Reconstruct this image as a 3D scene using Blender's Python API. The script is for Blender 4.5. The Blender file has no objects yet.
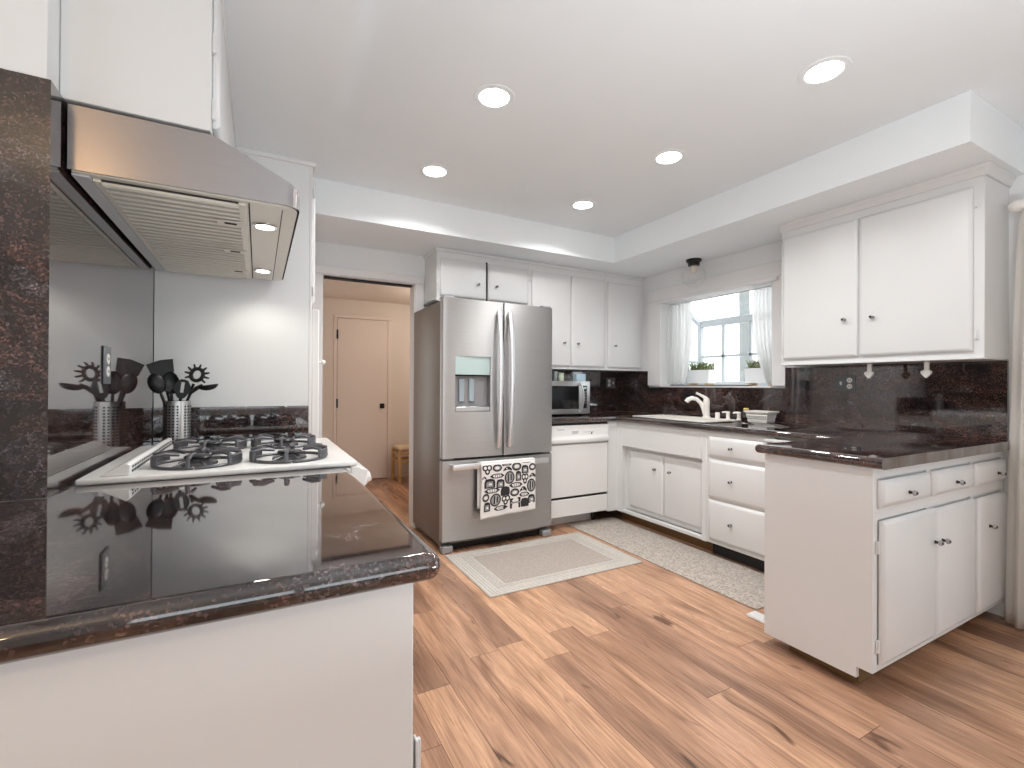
import bpy, bmesh, math, random
from mathutils import Vector, Matrix, Euler
random.seed(7)
S = bpy.context.scene
COL = S.collection
R = math.radians
PI = math.pi

# ------------------------------------------------------------------ camera, world, light, exposure
H = 1.17
cam_d = bpy.data.cameras.new('camera'); cam = bpy.data.objects.new('camera', cam_d); COL.objects.link(cam)
cam_d.sensor_width = 36.0; cam_d.lens = 36.0*470.3/1024; cam_d.clip_start = .02; cam_d.clip_end = 200
yaw, pitch, roll = R(28.39), R(.23), R(.303)
_f = Vector((math.sin(yaw), math.cos(yaw), 0)); _r = Vector((math.cos(yaw), -math.sin(yaw), 0)); _u = Vector((0, 0, 1))
f2 = _f*math.cos(pitch)+_u*math.sin(pitch); u2 = -_f*math.sin(pitch)+_u*math.cos(pitch)
r3 = _r*math.cos(roll)+u2*math.sin(roll); u3 = -_r*math.sin(roll)+u2*math.cos(roll)
cam.matrix_world = Matrix(((r3.x, u3.x, -f2.x, 0), (r3.y, u3.y, -f2.y, 0), (r3.z, u3.z, -f2.z, H), (0, 0, 0, 1)))
S.camera = cam

SKY = 3.3            # daylight
CAN_W = 8.2          # each recessed lamp
HOOD_W = 2.7
HALL_W = 14.0
PEND_W = 16.0
FILL_W = 29.0       # unseen fill lamp near the camera, added to brighten the ceiling
S.view_settings.view_transform = 'Standard'; S.view_settings.look = 'None'
S.view_settings.gamma = 1.0; S.view_settings.use_curve_mapping = False
S.view_settings.exposure = .1
S.cycles.max_bounces = 10; S.cycles.diffuse_bounces = 6; S.cycles.glossy_bounces = 5; S.cycles.transmission_bounces = 8
S.cycles.transparent_max_bounces = 10
S.cycles.use_denoising = True
S.cycles.sample_clamp_indirect = 6.0
S.cycles.caustics_reflective = False; S.cycles.caustics_refractive = False

W = bpy.data.worlds.new('sky'); S.world = W; W.use_nodes = True
W.node_tree.nodes['Background'].inputs[0].default_value = (.88, .95, 1, 1)
W.node_tree.nodes['Background'].inputs[1].default_value = SKY


def lamp(name, kind, loc, power, color=(1, 1, 1), size=.1, rot=(0, 0, 0), size_y=None, spot=None):
    d = bpy.data.lights.new(name, kind); d.color = color
    if kind == 'AREA':
        d.size = size
        if size_y:
            d.shape = 'RECTANGLE'; d.size_y = size_y
        else:
            d.shape = 'DISK'
    elif kind == 'SPOT':
        d.shadow_soft_size = size; d.spot_size = R(spot); d.spot_blend = .6
    else:
        d.shadow_soft_size = size
    d.energy = power
    o = bpy.data.objects.new(name, d); o.location = loc; o.rotation_euler = rot; COL.objects.link(o)
    return o


def portal(name, loc, rot, sx, sy):
    o = lamp(name, 'AREA', loc, 1, size=sx, size_y=sy, rot=rot)
    o.data.cycles.is_portal = True


# daylight openings: sliding door on the right wall, windows behind the camera, window over the sink
portal('portal_sliding_door', (3.56, -.66, 1.02), (0, R(90), 0), 2.05, 1.8)
portal('portal_left_fill', (-3.7, -1.2, 1.45), (0, R(-90), 0), 1.5, 2.4)  # unseen opening on the left, added to brighten faces turned that way
lamp('ceiling_fill', 'AREA', (.9, -.1, .8), FILL_W, (.88, .955, 1), .5, Vector((0, -.1, -.99)).to_track_quat('Z', 'Y').to_euler())  # added fill lamp out of view, aimed up at the ceiling
portal('portal_living_windows', (.4, -4.42, 1.45), (R(90), 0, 0), 2.8, 1.4)
portal('portal_sink_window', (3.53, 2.7, 1.57), (0, R(90), 0), .78, 1.1)

# ------------------------------------------------------------------ materials
MATS = {}


def mat(name, col, rough=.5, metal=0.0, spec=.5, coat=0.0, emit=None, es=0.0, trans=0.0, ior=1.5, alpha=1.0, aniso=0.0, sheen=0.0):
    m = bpy.data.materials.new(name); m.use_nodes = True
    b = m.node_tree.nodes['Principled BSDF']
    b.inputs['Base Color'].default_value = (*col, 1)
    b.inputs['Roughness'].default_value = rough
    b.inputs['Metallic'].default_value = metal
    b.inputs['Specular IOR Level'].default_value = spec
    b.inputs['Coat Weight'].default_value = coat
    b.inputs['Transmission Weight'].default_value = trans
    b.inputs['IOR'].default_value = ior
    b.inputs['Alpha'].default_value = alpha
    b.inputs['Sheen Weight'].default_value = sheen
    b.inputs['Anisotropic'].default_value = aniso
    if emit:
        b.inputs['Emission Color'].default_value = (*emit, 1); b.inputs['Emission Strength'].default_value = es
    MATS[name] = m
    return m


class NT:
    def __init__(s, m): s.t = m.node_tree; s.b = s.t.nodes['Principled BSDF']
    def n(s, typ, **kw):
        nd = s.t.nodes.new(typ)
        for k, v in kw.items():
            if k.startswith('i_'):
                key = k[2:]; key = int(key) if key.isdigit() else key.replace('_', ' ')
                nd.inputs[key].default_value = v
            else: setattr(nd, k, v)
        return nd
    def l(s, a, ao, b, bi): s.t.links.new(a.outputs[ao], b.inputs[bi])
    def coord(s, scale=(1, 1, 1), rot=(0, 0, 0)):
        g = s.n('ShaderNodeNewGeometry'); mp = s.n('ShaderNodeMapping')
        mp.inputs['Scale'].default_value = scale; mp.inputs['Rotation'].default_value = rot
        s.l(g, 'Position', mp, 'Vector'); return mp
    def ramp(s, stops, interp='LINEAR'):
        r = s.n('ShaderNodeValToRGB'); e = r.color_ramp.elements; r.color_ramp.interpolation = interp
        while len(e) < len(stops): e.new(.5)
        for x, (p, c) in zip(e, stops): x.position = p; x.color = (*c, 1) if len(c) == 3 else c
        return r
    def mix(s, fac, a, b, blend='MIX'):
        m = s.n('ShaderNodeMix', data_type='RGBA', blend_type=blend)
        for v, i in ((fac, 0), (a, 6), (b, 7)):
            if isinstance(v, tuple) and hasattr(v[0], 'outputs'): s.t.links.new(v[0].outputs[v[1]], m.inputs[i])
            elif isinstance(v, (int, float)): m.inputs[i].default_value = v
            else: m.inputs[i].default_value = (*v, 1)
        return (m, 2)
    def bump(s, src, strength, dist=.002):
        b = s.n('ShaderNodeBump'); b.inputs['Strength'].default_value = strength; b.inputs['Distance'].default_value = dist
        s.t.links.new(src[0].outputs[src[1]], b.inputs['Height']); s.l(b, 'Normal', s.b, 'Normal')
    def base(s, src): s.t.links.new(src[0].outputs[src[1]], s.b.inputs['Base Color'])


def paint(name, col, rough, amt=.03, bump=.04):
    m = mat(name, col, rough); t = NT(m)
    n = t.n('ShaderNodeTexNoise', i_Scale=3.0, i_Detail=4.0); t.l(t.coord(), 0, n, 'Vector')
    d = tuple(c*(1-amt*2) for c in col)
    t.base(t.mix((n, 0), d, col))
    n2 = t.n('ShaderNodeTexNoise', i_Scale=160.0, i_Detail=2.0); t.l(t.coord(), 0, n2, 'Vector')
    t.bump((n2, 0), bump, .001)
    return m


CAB = paint('cabinet_paint', (.735, .74, .74), .38)
WALLP = paint('wall_paint', (.80, .815, .82), .6, bump=.08)
CEILP = paint('ceiling_paint', (.88, .925, .95), .8, bump=.06)
TRIMP = paint('trim_paint', (.82, .81, .81), .4)
HALLP = paint('hall_paint', (.76, .69, .62), .6)
HDOOR = paint('hall_door_paint', (.79, .70, .64), .5)
WHITE = mat('white_enamel', (.80, .80, .79), .22)
PLASTW = mat('white_plastic', (.82, .80, .76), .35)
BISQUE = mat('faucet_white', (.82, .79, .74), .2)
BLACK = mat('black_plastic', (.009, .009, .010), .35, spec=.35)
BLACKGL = mat('black_glass', (.008, .008, .009), .06)
DARKM = mat('dark_bronze', (.05, .04, .035), .35, .8)
IRON = mat('grey_cast_iron', (.10, .10, .11), .38, .3)
CHROME = mat('chrome', (.75, .75, .76), .12, 1)
GREYP = mat('grey_plastic', (.30, .30, .31), .45)
DGREY = mat('dark_gap', (.02, .02, .02), .7)
GLASS = mat('clear_glass', (1, 1, 1), .0, trans=1.0, ior=1.02)
KGLASS = mat('crystal_knob_glass', (.9, .9, .9), .05, trans=.6, ior=1.45)
CLOTH = mat('white_cotton', (.82, .80, .78), .9, sheen=.2)
INK = mat('black_print', (.025, .025, .028), .9)
INKG = mat('grey_print', (.30, .30, .31), .9)
WOODL = mat('light_wood', (.52, .33, .14), .45)
SEATC = mat('cream_seat', (.66, .50, .34), .8)
PLATE = mat('steel_plate', (.14, .155, .165), .35, .5)
TEAL = mat('dispenser_panel', (.42, .53, .52), .25)
LBLUE = mat('pale_blue_card', (.42, .56, .66), .5)
LGREEN = mat('pale_green_ceramic', (.55, .62, .48), .4)
SPONGE = mat('yellow_sponge', (.80, .62, .22), .8)
ZINC = mat('white_planter', (.78, .79, .80), .5)
FILT = mat('filter_steel', (.72, .70, .63), .38, .25)
PLINTH = mat('brown_wood_plinth', (.16, .085, .03), .5)
LIT = mat('lamp_disc', (1, 1, 1), .5, emit=(1, .985, .96), es=14)
BULB = mat('frosted_bulb', (.75, .66, .55), .4)
PALE = mat('cabinet_inside', (.45, .42, .38), .7)
SILL = mat('aluminium_sill', (.25, .25, .26), .4, .6)


def granite():
    m = mat('granite', (.03, .022, .02), .045, spec=.5, ior=1.62, coat=.9); m.node_tree.nodes['Principled BSDF'].inputs['Coat IOR'].default_value = 1.5; m.node_tree.nodes['Principled BSDF'].inputs['Coat Roughness'].default_value = .03; t = NT(m)
    warp = t.n('ShaderNodeTexNoise', i_Scale=2.2, i_Detail=3.0); c0 = t.coord(); t.l(c0, 0, warp, 'Vector')
    add = t.n('ShaderNodeMix', data_type='VECTOR'); add.inputs[0].default_value = .35
    t.l(c0, 0, add, 4); t.l(warp, 1, add, 5)
    mp = t.n('ShaderNodeMapping'); mp.inputs['Scale'].default_value = (1, .45, 1.6); mp.inputs['Rotation'].default_value = (.7, .5, .5)
    t.l(add, 1, mp, 'Vector')
    veins = t.n('ShaderNodeTexNoise', i_Scale=8.0, i_Detail=6.0, i_Roughness=.62); t.l(mp, 0, veins, 'Vector')
    rv = t.ramp([(.30, (.010, .009, .010)), (.43, (.022, .016, .016)), (.50, (.044, .027, .023)), (.56, (.026, .019, .018)), (.63, (.062, .056, .060)), (.72, (.030, .022, .021))])
    t.l(veins, 0, rv, 0)
    sp = t.n('ShaderNodeTexVoronoi', i_Scale=260.0); t.l(c0, 0, sp, 'Vector')
    sr = t.n('ShaderNodeSeparateColor'); t.l(sp, 'Color', sr, 0)
    k = t.ramp([(.0, (.45, .45, .45)), (.55, (.9, .9, .9)), (.80, (1.5, 1.42, 1.4)), (.92, (3.2, 3.0, 3.0))]); t.l(sr, 0, k, 0)
    mp2 = t.n('ShaderNodeMapping'); mp2.inputs['Scale'].default_value = (1.2, .35, 2.2); mp2.inputs['Rotation'].default_value = (.6, .4, .3)
    t.l(add, 1, mp2, 'Vector'); bg = t.n('ShaderNodeTexNoise', i_Scale=5.0, i_Detail=5.0, i_Roughness=.6, i_Distortion=.6); t.l(mp2, 0, bg, 'Vector')
    br = t.ramp([(.36, (.55, .52, .52)), (.50, (1, .97, .95)), (.58, (1.7, 1.45, 1.38)), (.64, (1.05, 1.03, 1.05)), (.74, (1.9, 1.9, 2.0))]); t.l(bg, 0, br, 0)
    q = t.mix(1.0, (rv, 0), (k, 0), 'MULTIPLY'); t.base(t.mix(1.0, q, (br, 0), 'MULTIPLY'))
    return m


GRAN = granite()


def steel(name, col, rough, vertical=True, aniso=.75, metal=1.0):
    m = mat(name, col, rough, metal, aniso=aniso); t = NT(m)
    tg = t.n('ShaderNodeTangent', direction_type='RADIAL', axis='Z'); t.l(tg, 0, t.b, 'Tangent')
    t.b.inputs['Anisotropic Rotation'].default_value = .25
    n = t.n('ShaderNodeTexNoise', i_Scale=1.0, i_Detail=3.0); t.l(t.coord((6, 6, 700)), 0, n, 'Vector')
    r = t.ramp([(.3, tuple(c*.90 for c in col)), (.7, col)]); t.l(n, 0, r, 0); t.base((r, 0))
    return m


STEEL = steel('brushed_steel', (.53, .525, .52), .38)
HSTEEL = steel('hood_steel', (.38, .36, .36), .27)
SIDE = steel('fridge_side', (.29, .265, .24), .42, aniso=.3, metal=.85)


def wood_floor():
    m = mat('oak_plank_floor', (.42, .25, .16), .33, spec=.45); t = NT(m)
    g = t.n('ShaderNodeNewGeometry'); sx = t.n('ShaderNodeSeparateXYZ'); t.l(g, 'Position', sx, 0)
    def M(op, a, b=None):
        nd = t.n('ShaderNodeMath', operation=op)
        for v, i in ((a, 0), (b, 1)):
            if v is None: continue
            if isinstance(v, (int, float)): nd.inputs[i].default_value = v
            else: t.t.links.new(v, nd.inputs[i])
        return nd.outputs[0]
    u = M('DIVIDE', M('ADD', sx.outputs[0], 20.015), .137); row = M('FLOOR', u); fu = M('FRACT', u)
    wn = t.n('ShaderNodeTexWhiteNoise', noise_dimensions='1D'); t.t.links.new(row, wn.inputs['W'])
    v = M('DIVIDE', M('ADD', M('ADD', sx.outputs[1], 20.0), M('MULTIPLY', wn.outputs[0], 7.0)), 1.22)
    colid = M('FLOOR', v); fv = M('FRACT', v)
    wn2 = t.n('ShaderNodeTexWhiteNoise', noise_dimensions='2D'); cb = t.n('ShaderNodeCombineXYZ')
    t.t.links.new(row, cb.inputs[0]); t.t.links.new(colid, cb.inputs[1]); t.l(cb, 0, wn2, 'Vector')
    # grain, offset per plank
    off = t.n('ShaderNodeVectorMath', operation='SCALE'); t.l(wn2, 1, off, 0); off.inputs['Scale'].default_value = 30
    av = t.n('ShaderNodeVectorMath', operation='ADD'); t.l(g, 'Position', av, 0); t.l(off, 0, av, 1)
    def nz(scale, mp, detail=5, rough=.6, dist=0.0):
        mpn = t.n('ShaderNodeMapping'); mpn.inputs['Scale'].default_value = mp; t.l(av, 0, mpn, 'Vector')
        n = t.n('ShaderNodeTexNoise', i_Scale=scale, i_Detail=float(detail), i_Roughness=rough, i_Distortion=dist); t.l(mpn, 0, n, 'Vector'); return n
    big = nz(1.0, (11, 1.5, 1), 4, .55, .6); fine = nz(1.0, (150, 5, 1), 3, .6); knot = nz(1.0, (13, 3.6, 1), 2, .5, .8)
    pl = t.ramp([(.0, (.27, .150, .096)), (.22, (.41, .233, .148)), (.55, (.535, .308, .192)), (1.0, (.62, .370, .228))]); t.l(wn2, 0, pl, 0)
    br = t.ramp([(.28, (.46, .40, .38)), (.45, (.80, .78, .77)), (.60, (1.08, 1.08, 1.08))]); t.l(big, 0, br, 0)
    c = t.mix(1.0, (pl, 0), (br, 0), 'MULTIPLY')
    fr = t.ramp([(.32, (.66, .61, .59)), (.5, (.95, .94, .94)), (.64, (1.10, 1.10, 1.10))]); t.l(fine, 0, fr, 0)
    c = t.mix(1.0, c, (fr, 0), 'MULTIPLY')
    kr = t.ramp([(.25, (.20, .15, .13)), (.33, (1, 1, 1))]); t.l(knot, 0, kr, 0)
    c = t.mix(.9, c, (kr, 0), 'MULTIPLY')
    e1 = M('LESS_THAN', M('MINIMUM', fu, M('SUBTRACT', 1.0, fu)), .011)
    e2 = M('LESS_THAN', M('MINIMUM', fv, M('SUBTRACT', 1.0, fv)), .0014)
    seam = M('MAXIMUM', e1, e2)
    sm = t.n('ShaderNodeMix', data_type='RGBA', blend_type='MULTIPLY')
    sf = M('MULTIPLY', seam, .62); t.t.links.new(sf, sm.inputs[0]); t.t.links.new(c[0].outputs[c[1]], sm.inputs[6]); sm.inputs[7].default_value = (.18, .12, .1, 1)
    t.base((sm, 2))
    rr = t.ramp([(.3, (.36, .36, .36)), (.7, (.25, .25, .25))]); t.l(big, 0, rr, 0); t.l(rr, 0, t.b, 'Roughness')
    hgt = M('SUBTRACT', M('MULTIPLY', fine.outputs[0], .25), seam)
    b = t.n('ShaderNodeBump', i_Strength=.25, i_Distance=.0015); t.t.links.new(hgt, b.inputs['Height']); t.l(b, 'Normal', t.b, 'Normal')
    return m


WOODF = wood_floor()


def weave(name, c1, c2, sc):
    m = mat(name, c1, .95, sheen=.15); t = NT(m)
    n = t.n('ShaderNodeTexNoise', i_Scale=1.0, i_Detail=3.0, i_Roughness=.7); t.l(t.coord((sc*.45, sc, sc)), 0, n, 'Vector')
    n2 = t.n('ShaderNodeTexVoronoi', i_Scale=sc*2.0); t.l(t.coord((1, .45, 1)), 0, n2, 'Vector')
    mx = t.n('ShaderNodeMath', operation='MULTIPLY'); t.l(n, 0, mx, 0); t.l(n2, 0, mx, 1)
    r = t.ramp([(.10, c2), (.34, c1)]); t.l(mx, 0, r, 0); t.base((r, 0))
    t.bump((mx, 0), .5, .003)
    return m


RUGM = weave('rug_field', (.43, .37, .325), (.31, .265, .23), 110)
RUGB = weave('rug_border', (.53, .49, .44), (.37, .335, .30), 130)
RUGL = weave('rug_line', (.62, .59, .54), (.48, .45, .41), 130)
RUNN = weave('runner_weave', (.50, .45, .40), (.27, .23, .195), 60)


def sheer(name, col, w):
    m = mat(name, col, .9); t = NT(m)
    tr = t.n('ShaderNodeBsdfTranslucent'); tr.inputs[0].default_value = (*col, 1)
    tp = t.n('ShaderNodeBsdfTransparent')
    a = t.n('ShaderNodeMixShader'); a.inputs[0].default_value = .62; t.l(t.b, 0, a, 1); t.l(tr, 0, a, 2)
    b = t.n('ShaderNodeMixShader'); b.inputs[0].default_value = w; t.l(a, 0, b, 1); t.l(tp, 0, b, 2)
    t.l(b, 0, t.t.nodes['Material Output'], 0)
    return m


SHEER = sheer('sheer_curtain', (.88, .88, .87), .22)
DRAPE = sheer('linen_drape', (.88, .86, .83), .0)


def pane():
    m = mat('window_pane', (1, 1, 1), .0); t = NT(m)
    tp = t.n('ShaderNodeBsdfTransparent'); gl = t.n('ShaderNodeBsdfGlossy'); gl.inputs['Roughness'].default_value = .02
    a = t.n('ShaderNodeMixShader'); a.inputs[0].default_value = .06; t.l(tp, 0, a, 1); t.l(gl, 0, a, 2)
    t.l(a, 0, t.t.nodes['Material Output'], 0); return m


PANE = pane()
def globe_mat():
    m = mat('globe_glass', (1, 1, 1), .0); t = NT(m)
    tp = t.n('ShaderNodeBsdfTransparent'); gl = t.n('ShaderNodeBsdfGlossy'); gl.inputs['Roughness'].default_value = .03
    lw = t.n('ShaderNodeLayerWeight', i_Blend=.25); mx = t.n('ShaderNodeMath', operation='MULTIPLY_ADD'); t.l(lw, 'Facing', mx, 0)
    mx.inputs[1].default_value = .35; mx.inputs[2].default_value = .03
    a = t.n('ShaderNodeMixShader'); t.l(mx, 0, a, 0); t.l(tp, 0, a, 1); t.l(gl, 0, a, 2)
    t.l(a, 0, t.t.nodes['Material Output'], 0); return m
GLOBE = globe_mat()
LEAF = mat('herb_leaf', (.16, .24, .07), .6)
LEAFD = mat('herb_leaf_dry', (.38, .40, .20), .6)
SOIL = mat('soil', (.05, .035, .025), .9)
TRUNK = mat('palm_trunk', (.24, .255, .25), .9)
FROND = mat('palm_frond', (.11, .15, .13), .7)
STUCCO = paint('outdoor_stucco', (.85, .82, .77), .9)
PAVE = paint('patio_concrete', (.60, .57, .53), .9)

# ------------------------------------------------------------------ geometry helpers
ORG = {}


class MB:
    def __init__(s): s.bm = bmesh.new(); s.mi = 0; s.mats = []
    def use(s, m):
        if m not in s.mats: s.mats.append(m)
        s.mi = s.mats.index(m); return s
    def _add(s, t, smooth=False):
        for f in t.faces: f.material_index = s.mi; f.smooth = smooth
        bmesh.ops.recalc_face_normals(t, faces=t.faces)
        me = bpy.data.meshes.new('t'); t.to_mesh(me); t.free(); s.bm.from_mesh(me); bpy.data.meshes.remove(me); return s
    def _bev(s, t, b, seg, sel=None):
        if b <= 0: return
        es = [e for e in t.edges if sel is None or sel((e.verts[0].co+e.verts[1].co)/2, (e.verts[1].co-e.verts[0].co))]
        bmesh.ops.bevel(t, geom=es, offset=b, offset_type='OFFSET', segments=seg, profile=.5, affect='EDGES', clamp_overlap=True)
    def box(s, x0, x1, y0, y1, z0, z1, b=0.0, seg=2, sel=None, smooth=False, M=None):
        t = bmesh.new(); bmesh.ops.create_cube(t, size=1)
        for v in t.verts: v.co = Vector(((x0+x1)/2+v.co.x*(x1-x0), (y0+y1)/2+v.co.y*(y1-y0), (z0+z1)/2+v.co.z*(z1-z0)))
        s._bev(t, b, seg, sel)
        if M is not None: t.transform(M)
        return s._add(t, smooth)
    def prism(s, pts, axis, a0, a1, b=0.0, seg=2, sel=None, smooth=False):
        def P(p, a):
            return {'z': (p[0], p[1], a), 'y': (p[0], a, p[1]), 'x': (a, p[0], p[1])}[axis]
        t = bmesh.new(); lo = [t.verts.new(P(p, a0)) for p in pts]; hi = [t.verts.new(P(p, a1)) for p in pts]
        t.faces.new(lo); t.faces.new(hi); n = len(pts)
        for i in range(n): t.faces.new((lo[i], lo[(i+1) % n], hi[(i+1) % n], hi[i]))
        bmesh.ops.recalc_face_normals(t, faces=t.faces)
        s._bev(t, b, seg, sel); return s._add(t, smooth)
    def lathe(s, o, prof, n=24, axis='z', smooth=True, M=None):
        """prof: (radius, height) pairs from o along axis (z, -z, x, -x, y, -y)"""
        t = bmesh.new(); rings = []
        sg = -1 if axis[0] == '-' else 1; ax = axis[-1]
        for r, h in prof:
            ring = []
            for k in range(n):
                a = 2*PI*k/n; c, d = r*math.cos(a), r*math.sin(a); hh = h*sg
                p = {'z': (c, d, hh), 'x': (hh, c, d), 'y': (c, hh, d)}[ax]
                ring.append(t.verts.new(Vector(o)+Vector(p)))
            rings.append(ring)
        for a, b in zip(rings, rings[1:]):
            for k in range(n): t.faces.new((a[k], a[(k+1) % n], b[(k+1) % n], b[k]))
        if prof[0][0] > 1e-6: t.faces.new(rings[0])
        if prof[-1][0] > 1e-6: t.faces.new(rings[-1])
        bmesh.ops.remove_doubles(t, verts=t.verts, dist=1e-6)
        if M is not None: t.transform(M)
        s._add(t, smooth); return s
    def tube(s, path, r, n=10, flat=1.0, smooth=True, up=None):
        """tube along path; r one radius or one per point; flat squashes across"""
        path = [Vector(p) for p in path]; m = len(path)
        rs = r if isinstance(r, (list, tuple)) else [r]*m
        t = bmesh.new(); rings = []; pn = None
        for i, p in enumerate(path):
            d = (path[min(i+1, m-1)]-path[max(i-1, 0)]).normalized()
            if pn is None:
                ref = Vector(up) if up else (Vector((0, 0, 1)) if abs(d.z) < .9 else Vector((0, 1, 0)))
                pn = (ref-d*ref.dot(d)).normalized()
            else: pn = (pn-d*pn.dot(d)).normalized()
            q = d.cross(pn)
            rings.append([t.verts.new(p+(pn*math.cos(2*PI*k/n)*flat+q*math.sin(2*PI*k/n))*rs[i]) for k in range(n)])
        for a, b in zip(rings, rings[1:]):
            for k in range(n): t.faces.new((a[k], a[(k+1) % n], b[(k+1) % n], b[k]))
        t.faces.new(rings[0]); t.faces.new(rings[-1])
        return s._add(t, smooth)
    def grid(s, fn, nu, nv, smooth=True):
        t = bmesh.new(); vs = [[t.verts.new(fn(i/nu, j/nv)) for j in range(nv+1)] for i in range(nu+1)]
        for i in range(nu):
            for j in range(nv): t.faces.new((vs[i][j], vs[i+1][j], vs[i+1][j+1], vs[i][j+1]))
        for f in t.faces: f.material_index = s.mi; f.smooth = smooth
        me = bpy.data.meshes.new('t'); t.to_mesh(me); t.free(); s.bm.from_mesh(me); bpy.data.meshes.remove(me); return s
    def poly(s, pts):
        t = bmesh.new(); t.faces.new([t.verts.new(p) for p in pts])
        for f in t.faces: f.material_index = s.mi
        me = bpy.data.meshes.new('t'); t.to_mesh(me); t.free(); s.bm.from_mesh(me); bpy.data.meshes.remove(me); return s
    def panel(s, face, u0, u1, v0, v1, base, t=.02, c=.008, ins=.014):
        """raised slab with chamfered rim; face: 'y-','x-','x+'"""
        def P(u, v, w):
            return {'y-': (u, base-w, v), 'x-': (base-w, u, v), 'x+': (base+w, u, v)}[face]
        b = bmesh.new(); rings = []
        for i, w in ((0, 0), (0, t-c), (ins, t)):
            rings.append([b.verts.new(P(u, v, w)) for u, v in ((u0+i, v0+i), (u1-i, v0+i), (u1-i, v1-i), (u0+i, v1-i))])
        b.faces.new(rings[0]); b.faces.new(rings[2])
        for p, q in zip(rings, rings[1:]):
            for k in range(4): b.faces.new((p[k], p[(k+1) % 4], q[(k+1) % 4], q[k]))
        s._bev(b, .0015, 1); return s._add(b)
    def build(s, name, m=None, parent=None, loc=None, mods=None):
        me = bpy.data.meshes.new(name); o = bpy.data.objects.new(name, me); COL.objects.link(o)
        if parent is not None: org = ORG[parent.name]; o.parent = parent
        else: org = Vector(loc) if loc else Vector((0, 0, 0)); o.location = org
        ORG[o.name] = org
        bmesh.ops.translate(s.bm, verts=s.bm.verts, vec=-org); s.bm.to_mesh(me); s.bm.free(); me.set_sharp_from_angle(angle=R(38))
        ms = s.mats or [m]
        if m is not None and s.mats and m not in s.mats: ms = s.mats
        for x in ms: me.materials.append(x)
        return o


def tag(o, label=None, cat=None, group=None, kind=None):
    if label: o['label'] = label
    if cat: o['category'] = cat
    if group: o['group'] = group
    if kind: o['kind'] = kind
    return o


def thing(name, label, cat, loc, group=None):
    o = bpy.data.objects.new(name, None); COL.objects.link(o); o.location = loc; o.empty_display_size = .05
    ORG[o.name] = Vector(loc); return tag(o, label, cat, group)


def struct(name, mb, m=None, loc=None):
    return tag(mb.build(name, m, loc=loc), kind='structure')


def copy_thing(src, off, label, group=None):
    c = src.copy(); COL.objects.link(c); c.location = src.location+Vector(off); c['label'] = label
    if group: c['group'] = group
    for ch in list(src.children):
        d = ch.copy(); COL.objects.link(d); d.parent = c
        for g in list(ch.children):
            e = g.copy(); COL.objects.link(e); e.parent = d
    return c


def knob(parent, face, u, v, base, label='clear glass knob with dark screw'):
    m = MB(); o = {'y-': (u, base, v), 'x-': (base, u, v), 'x+': (base, u, v)}[face]; ax = {'y-': '-y', 'x-': '-x', 'x+': 'x'}[face]
    m.use(DARKM).lathe(o, [(.008, 0), (.006, .004), (.005, .016), (.0055, .022)], 10, ax)
    m.use(KGLASS).lathe(o, [(.0052, .011), (.0105, .014), (.012, .019), (.010, .024), (.0055, .0255)], 12, ax)
    m.use(DARKM).lathe(o, [(.0062, .0252), (.006, .028), (.0, .0286)], 10, ax)
    m.build('knob', None, parent)


def hinge(parent, face, u, v, base, hgt=.05):
    m = MB()
    def bx(mm, du, w0, w1, h):
        if face == 'y-': m.use(mm).box(u-du, u+du, base-w1, base-w0, v-h, v+h, .001, 1)
        elif face == 'x-': m.use(mm).box(base-w1, base-w0, u-du, u+du, v-h, v+h, .001, 1)
        else: m.use(mm).box(base+w0, base+w1, u-du, u+du, v-h, v+h, .001, 1)
    bx(CAB, .010, 0, .004, hgt/2); bx(CAB, .004, .0, .010, hgt/2-.002); bx(DARKM, .003, .003, .008, .004)
    m.build('hinge', None, parent)


def door(parent, face, u0, u1, v0, v1, base, kn=None, hn=None, name='door', t=.02, hz=None):
    d = MB().panel(face, u0, u1, v0, v1, base, t).build(name, CAB, parent)
    if kn: knob(d, face, kn[0], kn[1], base+(t if face == 'x+' else -t))
    if hn is not None:
        for z in (hz or (v0+.07, v1-.07)): hinge(d, face, hn, z, base)
    return d


# ------------------------------------------------------------------ the room
XL, XR, YB = -.418, 3.37, 3.79
CZ, SZ, LZ = 2.47, 2.245, 2.33
struct('floor', MB().box(-3.6, 3.9, -4.6, 6.1, -.08, 0), WOODF)
m = MB(); m.box(-3.6, XR+.14, -4.4, YB+.1, CZ, CZ+.1); struct('ceiling', m, CEILP)
m = MB(); m.box(XL-.14, .274, .1, 2.66, LZ, CZ-.001); m.box(XL-.14, .247, 2.66, YB-.001, LZ+.001, CZ-.001); struct('trim_1', m, CEILP)           # dropped ceiling over the range
m = MB(); m.prism([(2.72, .85), (XR-.001, .85), (XR-.001, YB-.001), (.248, YB-.001), (.248, 3.175), (2.72, 3.175)], 'z', SZ, CZ-.001); struct('trim_2', m, CEILP)
# right wall
m = MB(); x0, x1 = XR, XR+.13
m.box(x0, x1, -4.4, -1.56, 0, CZ); m.box(x0, x1, -1.56, .24, 2.06, CZ); m.box(x0, x1, .24, 2.15, 0, CZ)
m.box(x0, x1, 2.15, 3.25, 0, 1.18); m.box(x0, x1, 2.15, 3.25, 1.955, CZ); m.box(x0, x1, 3.25, YB+.12, 0, CZ)
struct('wall_right', m, WALLP)
# back wall with the doorway
m = MB(); m.box(-.6, .42, YB, YB+.12, 0, CZ); m.box(.42, 1.136, YB, YB+.12, 2.008, CZ); m.box(1.136, XR, YB, YB+.12, 0, CZ)
struct('wall_back', m, WALLP)
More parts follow.
